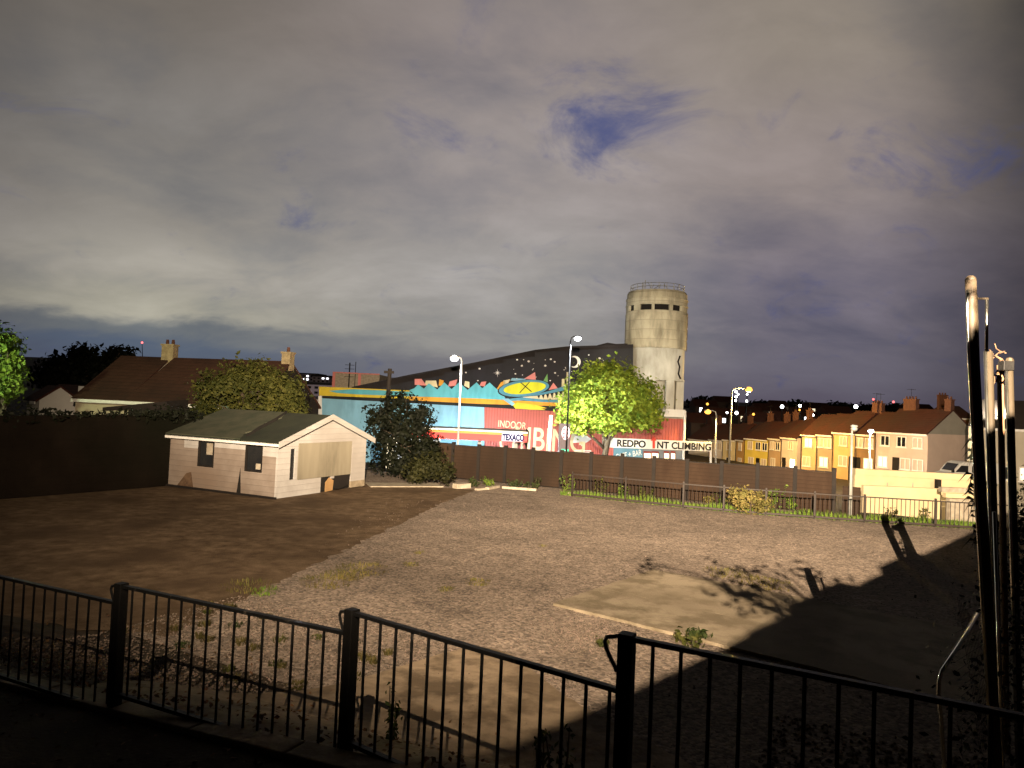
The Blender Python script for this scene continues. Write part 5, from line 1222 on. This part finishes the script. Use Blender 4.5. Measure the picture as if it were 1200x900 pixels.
px_tree('dark_tree', 75, (110, 470, 112, 425), [(110, 428, 44, 20, 0), (85, 432, 34, 20, 0), (135, 425, 28, 14, 0), (60, 440, 24, 14, 0), (100, 412, 18, 10, 0), (145, 412, 18, 8, 0), (75, 445, 36, 14, 0), (118, 444, 40, 16, 0)],
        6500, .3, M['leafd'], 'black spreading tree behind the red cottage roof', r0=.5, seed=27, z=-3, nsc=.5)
for i, (x, y, rx, ry, Y, lb) in enumerate(((980, 476, 16, 6, 300, 'dark treetop on the skyline left of the red mast lights'), (930, 474, 20, 5, 320, 'dark treetop on the skyline above the lower terrace'), (1005, 478, 18, 6, 260, 'dark treetop on the skyline nearest the pink house chimney'), (826, 470, 18, 6, 300, 'dark treetop on the skyline just right of the tower'), (893, 473, 14, 4, 340, 'low dark treetop on the skyline behind the orange lamp'), (1045, 478, 14, 5, 250, 'dark treetop under the red mast lights'))):
    px_tree('skyline_tree', Y, (x, y + 20, x, y), [(x, y, rx, ry, 0), (x - rx * .5, y + 3, rx * .8, ry, 0), (x + rx * .5, y + 4, rx * .8, ry, 0), (x, y + 8, rx, ry, 0)], 700, .9, M['leafd'], lb, group='dark trees along the skyline', r0=.4, seed=80 + i, z=A(x, y + 18, Y).z, nsc=.15, limbs=3)
# telegraph pole
p = A(457, 432, 36); b = MB(); t = thing('telegraph_pole', (p.x - .1, 36, -.5), 'dark telegraph pole rising from the dark bush', 'pole')
b.tube([(p.x - .12, 36, -.5), (p.x, 36, p.z)], [.13, .1], 10); b.build('shaft', M['timber_post'], t)
b = MB(); b.box(p.x - .28, p.x + .22, 35.88, 35.98, p.z - .25, p.z - .12); b.build('cross_arm', M['timber_post'], t)

# ------------------------------------------------------------------ far town: hill houses, blocks, masts
def far_house(px, py, w, h, Y, label, lit=0, wm=None, rm=None, seed=0):
    """px,py: eaves centre; w,h in pixels"""
    k = Y / FPX; c = A(px, py, Y); W_ = w * k; r = random.Random(seed)
    t = thing('hill_house', (c.x, Y, c.z - h * k), label, 'house', 'dark houses on the far hillside')
    b = MB(); b.box(c.x - W_ / 2, c.x + W_ / 2, Y, Y + 7, c.z - h * k - 3, c.z); b.build('wall', wm or M['tarmac'], t)
    b = MB(); rh = max(2.0, w * k * .22)
    b.prism([(c.x - W_ / 2 - .3, Y - .4, c.z - .1), (c.x - W_ / 2 - .3, Y + 7.4, c.z - .1), (c.x - W_ / 2 - .3, Y + 3.5, c.z + rh)], (W_ + .6, 0, 0)); b.build('roof', rm or M['rooftile'], t)
    for i in range(lit):
        x = c.x + (i + .5) * W_ / lit - W_ / 2 + r.uniform(-.4, .4); b = MB(); b.box(x - .7, x + .7, Y - .06, Y - .01, c.z - h * k * .72, c.z - h * k * .2); b.build('window', M['lit_window'] if r.random() < .6 else M['lit_white'], t)
    return t
drk = pm('far_dark_wall', (.05, .035, .03), (.03, .022, .02), .3, .95)
pal = pm('far_pale_wall', (.3, .28, .24), (.24, .22, .19), .3, .95)
fh = [(828, 476, 26, 10, 210, 2, drk, 'hill house with two lit windows just right of the tower'), (852, 471, 24, 9, 240, 0, drk, 'unlit broad hill house above the left orange lamp'), (845, 488, 30, 10, 160, 1, drk, 'hill house with one light behind the left orange lamp'),
      (880, 486, 30, 11, 170, 2, drk, 'hill house with two lights behind the tall lamp column'), (905, 481, 34, 9, 200, 1, drk, 'wide brown hill house above the yellow terraced house'), (915, 476, 18, 7, 240, 1, pal, 'pale hill house lit beside the white hill light'),
      (945, 487, 22, 8, 170, 1, drk, 'hill house with a bright lamp above the terrace roof step'), (960, 478, 26, 6, 260, 2, drk, 'small hill house in the middle of the skyline'), (822, 495, 24, 12, 150, 0, drk, 'dark hill house low behind the left orange lamp'),
      (895, 494, 26, 10, 150, 1, drk, 'dark roofed hill house just above the yellow terraced house roof'), (925, 493, 24, 9, 150, 0, drk, 'dark hill house just above the lower terrace end'), (985, 484, 30, 7, 200, 0, drk, 'low dark hill house behind the peach house roof'), (1080, 480, 30, 7, 240, 0, drk, 'low dark hill house right of the red mast lights')]
for i, (x, y, w, h, Y, lit, wm, lb) in enumerate(fh): far_house(x, y, w, h, Y, lb, lit, wm, seed=i)
def hill_lamp(px, py, Y, r, m, label):
    c = A(px, py, Y); g = Vector((c.x, Y, c.z - 5)); t = thing('hill_lamp', g, label, 'street lamp', 'distant street lights on the hill')
    b = MB(); b.tube([g, (c.x, Y, c.z)], .1, 5); b.build('column', M['pole_dark'], t); b = MB(); b.ball(c, r, 8); b.build('lamp', m, t, smooth=True)
for x, y, r, m, lb in ((862.5, 459, .42, 'lamp', 'topmost of the white lights beside the tall orange lamp'), (865, 462, .3, 'lamp', 'second of the white lights beside the tall orange lamp'), (862.5, 465, .42, 'lamp', 'third white light beside the tall lamp column'), (862, 469.5, .36, 'lamp', 'lowest of the white lights beside the tall lamp column'),
                       (875.5, 462, .3, 'lamp', 'small white light under the orange lamp head'), (875, 470, .38, 'lamp', 'white light straight below the orange lamp head'), (863, 484, .6, 'lamp', 'largest white light low on the dark hill'), (883, 485.5, .45, 'lamp_orange', 'warm flat light right of the large white hill light'),
                       (916.5, 476.5, .6, 'lamp', 'white light by the pale hill house'), (937.5, 475.5, .5, 'lamp', 'pinkish white light on the skyline above the terrace step'), (937, 480.5, .35, 'lamp_orange', 'small warm light under the skyline light'), (952, 486.5, .6, 'lamp', 'bright light just above the terrace roof step'),
                       (829, 473.5, .45, 'lamp_orange', 'warm light near the tower by the lit hill house'), (852, 483.5, .35, 'lamp', 'small white light right of the left orange lamp'), (1003, 476.5, .65, 'lamp', 'white light on the skyline left of the red masts')):
    hill_lamp(x, y, 145, r * .62, M[m], lb)
def mast(px, py, py_b, Y, label, r=.5):
    c = A(px, py, Y); g = A(px + 1, py_b, Y); t = thing('radio_mast', g, label, 'mast', 'distant masts with red lights')
    b = MB(); b.tube([g, c], [.35, .15], 5); b.build('mast_tower', M['pole_dark'], t); b = MB(); b.ball(c, r, 8); b.build('beacon', M['lamp_red'], t, smooth=True)
mast(166.5, 401.5, 440, 420, 'thin mast whose red light hangs over the black tree', .62)
mast(1023.5, 468, 490, 300, 'left of the two red-lit masts over the terrace roofs', .45); mast(1047, 471, 490, 300, 'right of the two red-lit masts over the terrace roofs', .5)
# pale blocks in the distance at the left
def block(px0, px1, py0, py1, Y, label, m, rows, cols, lit, seed):
    a, c = A(px0, py0, Y), A(px1, py1, Y); t = thing('distant_block', (a.x, Y, c.z), label, 'building', 'pale blocks in the lit distance')
    b = MB(); b.box(a.x, c.x, Y, Y + 14, c.z - 3, a.z); b.build('wall', m, t); r = random.Random(seed)
    b = MB(); b.box(a.x - .4, c.x + .4, Y - .4, Y + 14.4, a.z + .01, a.z + .6); b.build('roof', M['pole_dark'], t)
    for i in range(rows):
        for j in range(cols):
            x0 = lerp(a.x, c.x, (j + .25) / cols); x1 = lerp(a.x, c.x, (j + .75) / cols); z0 = lerp(a.z, c.z, (i + .3) / rows); z1 = lerp(a.z, c.z, (i + .75) / rows)
            b = MB(); b.box(x0, x1, Y - .1, Y - .02, min(z0, z1), max(z0, z1)); b.build('window', M['lit_white'] if r.random() < lit else M['glass'], t)
bl1 = pm('lilac_block', (.42, .38, .46), (.35, .32, .4), .2, .9); bl2 = pm('buff_block', (.42, .34, .28), (.35, .28, .24), .2, .9)
block(344, 372, 438, 447, 330, 'far lilac block under the skyline beside the big leafy bush', bl1, 2, 6, .35, 1); block(366, 386, 441, 449, 300, 'far grey block with pitched shape next to the lilac one', bl1, 2, 4, .2, 2)
block(350, 391, 450, 470, 170, 'wide pale block left of the yellow-framed wall', bl1, 3, 5, .12, 3); block(352, 375, 467, 482, 140, 'low buff block below the wide pale one', bl2, 1, 3, 0, 4)
block(392, 404, 441, 452, 330, 'narrow far block just left of the roof rooms', bl2, 2, 3, .3, 5)
block(346, 372, 478, 489, 120, 'bright white-windowed block just over the hut ridge', M['white'], 1, 4, 1.0, 6)
block(28, 48, 424, 434, 420, 'far lit block between the edge tree and the black tree', bl1, 2, 4, .6, 7)
# light over the distance at the left
point_light('distant_flood_light', A(368, 440, 120), 9000, (.85, .82, 1.0), .5)

# ------------------------------------------------------------------ weeds, grass, rubble
g = 'weeds growing through the yard'
def wd(px, py, n, h, w, m, lb, z=0.0, s=0, lean=.5):
    o = tuft('grass_tuft', G(px, py, z), int(n * 1.6), h * .55, w, M[m], lb, g, s, lean)
    if w > .12: o['kind'] = 'stuff'; del o['group']
wd(385, 682, 220, .16, .55, 'drygrass', 'widest dry grass tuft, lying across the gravel edge', s=1, lean=1.2); wd(425, 668, 200, .15, .6, 'drygrass', 'dry grass tuft at the right end of the widest one', s=2, lean=1.2)
wd(405, 674, 180, .12, .5, 'drygrass', 'thin dry grass patch between the two widest tufts', s=9, lean=1.2)
wd(481, 662, 60, .12, .2, 'drygrass', 'small dry tuft right of the wide tufts', s=3); wd(560, 683, 90, .13, .27, 'drygrass', 'round dry tuft in the middle of the gravel', s=4); wd(523, 691, 60, .11, .18, 'drygrass', 'small tuft nearest the middle railing post', s=5)
wd(491, 648, 40, .1, .15, 'drygrass', 'tiny far tuft on the gravel', s=6); wd(636, 640, 30, .07, .14, 'drygrass', 'tiny dark tuft far out on the gravel', s=7)
wd(290, 688, 140, .16, .5, 'drygrass', 'straggly tuft on the tarmac edge', s=8, lean=.9); wd(310, 694, 90, .14, .3, 'grass', 'greener tuft on the tarmac edge', s=10)
for i, (x, y, lb) in enumerate(((880, 680, 'broad dry patch on the slab under the branch shadows'), (905, 686, 'dry patch at the shaded end of the slab'), (850, 672, 'thin dry patch along the slab back edge'))): wd(x, y, 130, .14, .55, 'drygrass', lb, s=20 + i, lean=1.2)
leafy('dock_weed', G(812, 750), 90, .11, .3, M['leafb'], 'bright green weed at the front slab edge', g, 31, .06); leafy('dock_weed', G(800, 756), 60, .16, .3, M['leafc'], 'flat olive weed beside the bright green one', g, 32, .06)
leafy('dock_weed', G(706, 757), 40, .12, .14, M['leafc'], 'small weed beside the dark rubble patch', g, 33, .04)
# growth on the bank behind the left railings
rs = random.Random(5)
labs = ['yellowish', 'green', 'tall', 'low', 'thin', 'bushy']
for i in range(26):
    s = rs.uniform(-4.5, -.2); d = rs.uniform(2.4, 5.0)
    if d < apron_edge(s) + .15: d = apron_edge(s) + .2
    p = fpos(s, d)
    if d > 2.8: p.z = 0.004
    tuft('bank_weed', p, rs.randint(60, 130), rs.uniform(.04, .09), rs.uniform(.08, .15), M[rs.choice(['leafb', 'leafc', 'drybank', 'drybank', 'drybank'])], 'ragged weed on the rubble bank behind the left railings', 'weeds on the rubble bank behind the left railings', 100 + i, .9)
for i, (s, d) in enumerate(((2.2, .9), (3.2, 1.6), (3.5, 1.2), (4.1, 2.0))):
    leafy('thin_weed', fpos(s, d), 44, .5, .16, M['leafb'], ['spindly weed at the left of the concrete apron', 'spindly weed in the middle of the apron', 'tallest spindly weed on the apron', 'spindly weed near the apron shadow'][i], 'spindly weeds on the concrete apron', 140 + i, .03)
for i, (s, d) in enumerate(((5.6, 1.0), (6.4, 1.5), (7.2, 1.2), (6.9, 2.2))):
    tuft('shade_weed', fpos(s, d), 90, .4, .25, M['leafb'], 'dim weed in the shadow behind the right railing', 'weeds in the shadow behind the right railing', 150 + i, .6)
# along the far fence
fg = 'plants along the far fence'
for i, (px, py, h, w, m, lb) in enumerate(((665, 577, .95, .5, 'leafa', 'tallest leafy plant against the left timber panels'), (703, 578, .7, .3, 'leafc', 'slim leafy plant on the second dark timber panel'), (730, 582, .5, .4, 'leafa', 'bright plant where the bar fence begins'), (754, 585, .45, .4, 'leafc', 'twiggy plant right of the fence start'),
                                           (622, 573, .5, .5, 'leafb', 'dark plant over the long kerb stone'), (600, 572, .4, .5, 'leafb', 'low dark plant left on the long kerb stone'), (573, 571, .5, .3, 'leafa', 'small bright plant by the askew kerb stone'), (556, 571, .5, .4, 'leafb', 'dark leafy plant beside the chunky block'),
                                           (905, 596, .95, .55, 'leafa', 'bright tall plant right of the brown bush'), (925, 598, .6, .4, 'leafa', 'bright plant with narrow leaves next to the tall one'), (845, 590, .5, .3, 'leafa', 'bright plant left of the brown bush'), (1080, 612, .55, .3, 'leafc', 'straw-coloured plant in the bar fence by the cream wall'), (1042, 610, .45, .3, 'leafc', 'straggly plant at a bar fence post'), (830, 590, .35, .3, 'drygrass', 'dry plant on the kerb left of the brown bush'))):
    leafy('fence_plant', G(px, py), 150, h, w, M[m], lb, fg, 170 + i, .055)
p = G(880, 603)
tree('brown_bush', (p.x, p.y, 0), (p.x, p.y, .5), [((p.x, p.y, .5), (.75, .6, .45)), ((p.x - .4, p.y, .6), (.5, .5, .45)), ((p.x + .35, p.y, .35), (.5, .5, .3))], 1500, .055, M['drygrass'], 'brown dry bush pushing through the bar fence', 'bush', None, r0=.03, seed=200, limbs=8, nsc=3)
# grass strip between the two fences
def grass_strip():
    b = MB(); r = random.Random(9)
    path = [Vector((2.2, 29.3)), Vector((6.62, 27.0)), Vector((9.37, 25.95)), Vector((12.61, 25.25)), Vector((17.0, 24.6))]
    for a, c in zip(path[:-1], path[1:]):
        for i in range(int((c - a).length * 420)):
            q = a.lerp(c, r.random()) + PN * r.uniform(-.15, .95); h = .08 + .22 * max(0, noise.noise(Vector((q.x * 1.3, q.y, 2))) + .25) * r.uniform(.6, 1.5) + .06 * r.random()
            w = Vector((r.uniform(-1, 1), r.uniform(-1, 1), 0)).normalized() * .016; e = Vector((q.x + r.gauss(0, .05), q.y + r.gauss(0, .05), h)); q = Vector((q.x, q.y, -.03))
            b.add([q - w, q + w, e], [(0, 1, 2)])
    o = b.build('grass', M['grass'], fix=False); tag(o, 'bright green grass strip between the bar fence and the timber fence', 'grass', kind='stuff')
grass_strip()
def stones():
    b = MB(); r = random.Random(10)
    def st(x, y, z, s):
        m = [Vector((r.gauss(0, 1), r.gauss(0, 1), r.gauss(0, 1))).normalized() for _ in range(6)]
        pts = [Vector((1, 0, 0)), Vector((0, 1, 0)), Vector((-1, 0, 0)), Vector((0, -1, 0)), Vector((0, 0, .8)), Vector((0, 0, -.6))]
        rot = Matrix.Rotation(r.uniform(0, 6.28), 3, 'Z') @ Matrix.Rotation(r.uniform(-.6, .6), 3, 'X')
        c = Vector((x, y, z)); v = [c + (rot @ (p * s * r.uniform(.7, 1.3))) for p in pts]
        b.add(v, [(0, 1, 4), (1, 2, 4), (2, 3, 4), (3, 0, 4), (1, 0, 5), (2, 1, 5), (3, 2, 5), (0, 3, 5)])
    for i in range(11000):      # coarse rubble on the bank behind the left railings
        s = r.uniform(-4.5, 2.2); d = r.uniform(.3, 5.2); p = fpos(s, d)
        if d < apron_edge(s) and r.random() > .02: continue
        z = p.z if d < 2.8 else 0.0
        st(p.x, p.y, z + .005, r.uniform(.008, .024))
    c = G(690, 745); 
    for i in range(1500):      # dark coarse patch by the slab
        u, v = r.gauss(0, .5), r.gauss(0, .4); st(c.x + u * .8, c.y + v * 1.3, .005, r.uniform(.01, .02))
    for i in range(2200):      # front right, in the shade
        s = r.uniform(4.5, 9); d = r.uniform(2.6, 5.5); p = fpos(s, d); st(p.x, p.y, (p.z if d < 2.8 else 0) + .005, r.uniform(.012, .035))
    for i in range(2600):      # loose stones over the whole gravel
        st(r.uniform(-4.5, 12), r.uniform(9, 26), .004, r.uniform(.008, .022))
    o = b.build('rubble', pm('rubble_stone', (.17, .13, .1), (.09, .07, .055), 6, .9, island=.5), fix=False); tag(o, 'loose brown rubble and stones over the yard', 'rubble', kind='stuff')
stones()
def litter():
    b = MB(); r = random.Random(14)
    for i in range(2600):
        s = r.uniform(-6, 7); d = r.choice((r.gauss(.2, .25), r.uniform(-1.6, 3.2))); p = fpos(s, d); p.z = (pave(s) + .012 if d < .14 else p.z + .02)
        leaf_quad(b, p + Vector((0, 0, r.uniform(0, .02))), Vector((r.gauss(0, .4), r.gauss(0, .4), 1)), r.uniform(.012, .035), .6, 0, r)
    o = b.build('leaf_litter', pm('dead_leaf', (.13, .07, .03), (.06, .032, .016), 5, .9, island=.5), fix=False); tag(o, 'dead brown leaves strewn along the foot of the front railings', 'leaf litter', kind='stuff')
litter()
# branches of the street tree that throw the streaky shade over the slab (stands behind the viewpoint)
def shade_tree():
    t = thing('pavement_tree', (-.9, -6.5, .6), 'bare-branched tree on the pavement behind the viewpoint', 'tree')
    b = MB(); r = random.Random(33); b.tube([(-.2, -5.9, .6), (.1, -5.6, 4), (.2, -5.0, 6.0), (.35, -3.4, 6.55)], [.12, .09, .05, .012], 8); b.build('trunk', M['bark'], t)
    lf = MB(); tw = MB()
    tl = 0.085
    for i in range(26):
        S = Vector((r.uniform(3.2, 7.5), r.uniform(13.0, 17.2), 0)); c = YARD_LAMP.lerp(S, tl)
        s = Vector((.42, -2.2, 6.42)); tw.tube([s, s.lerp(c, .6) + Vector((0, 0, .03)), c], [.003, .0022, .0014], 4)
        for k in range(7): v = Vector((r.gauss(0, 1), r.gauss(0, 1), r.gauss(0, 1))).normalized(); leaf_quad(lf, c + v * .03, v, .011, .5, 0, r)
    tw.tube([(.35, -3.4, 6.55), (.40, -2.8, 6.5), (.42, -2.2, 6.42)], [.012, .006, .004], 5)
    tw.build('branches', M['bark'], t); lf.build('leaves', M['leafb'], t, fix=False)
shade_tree()
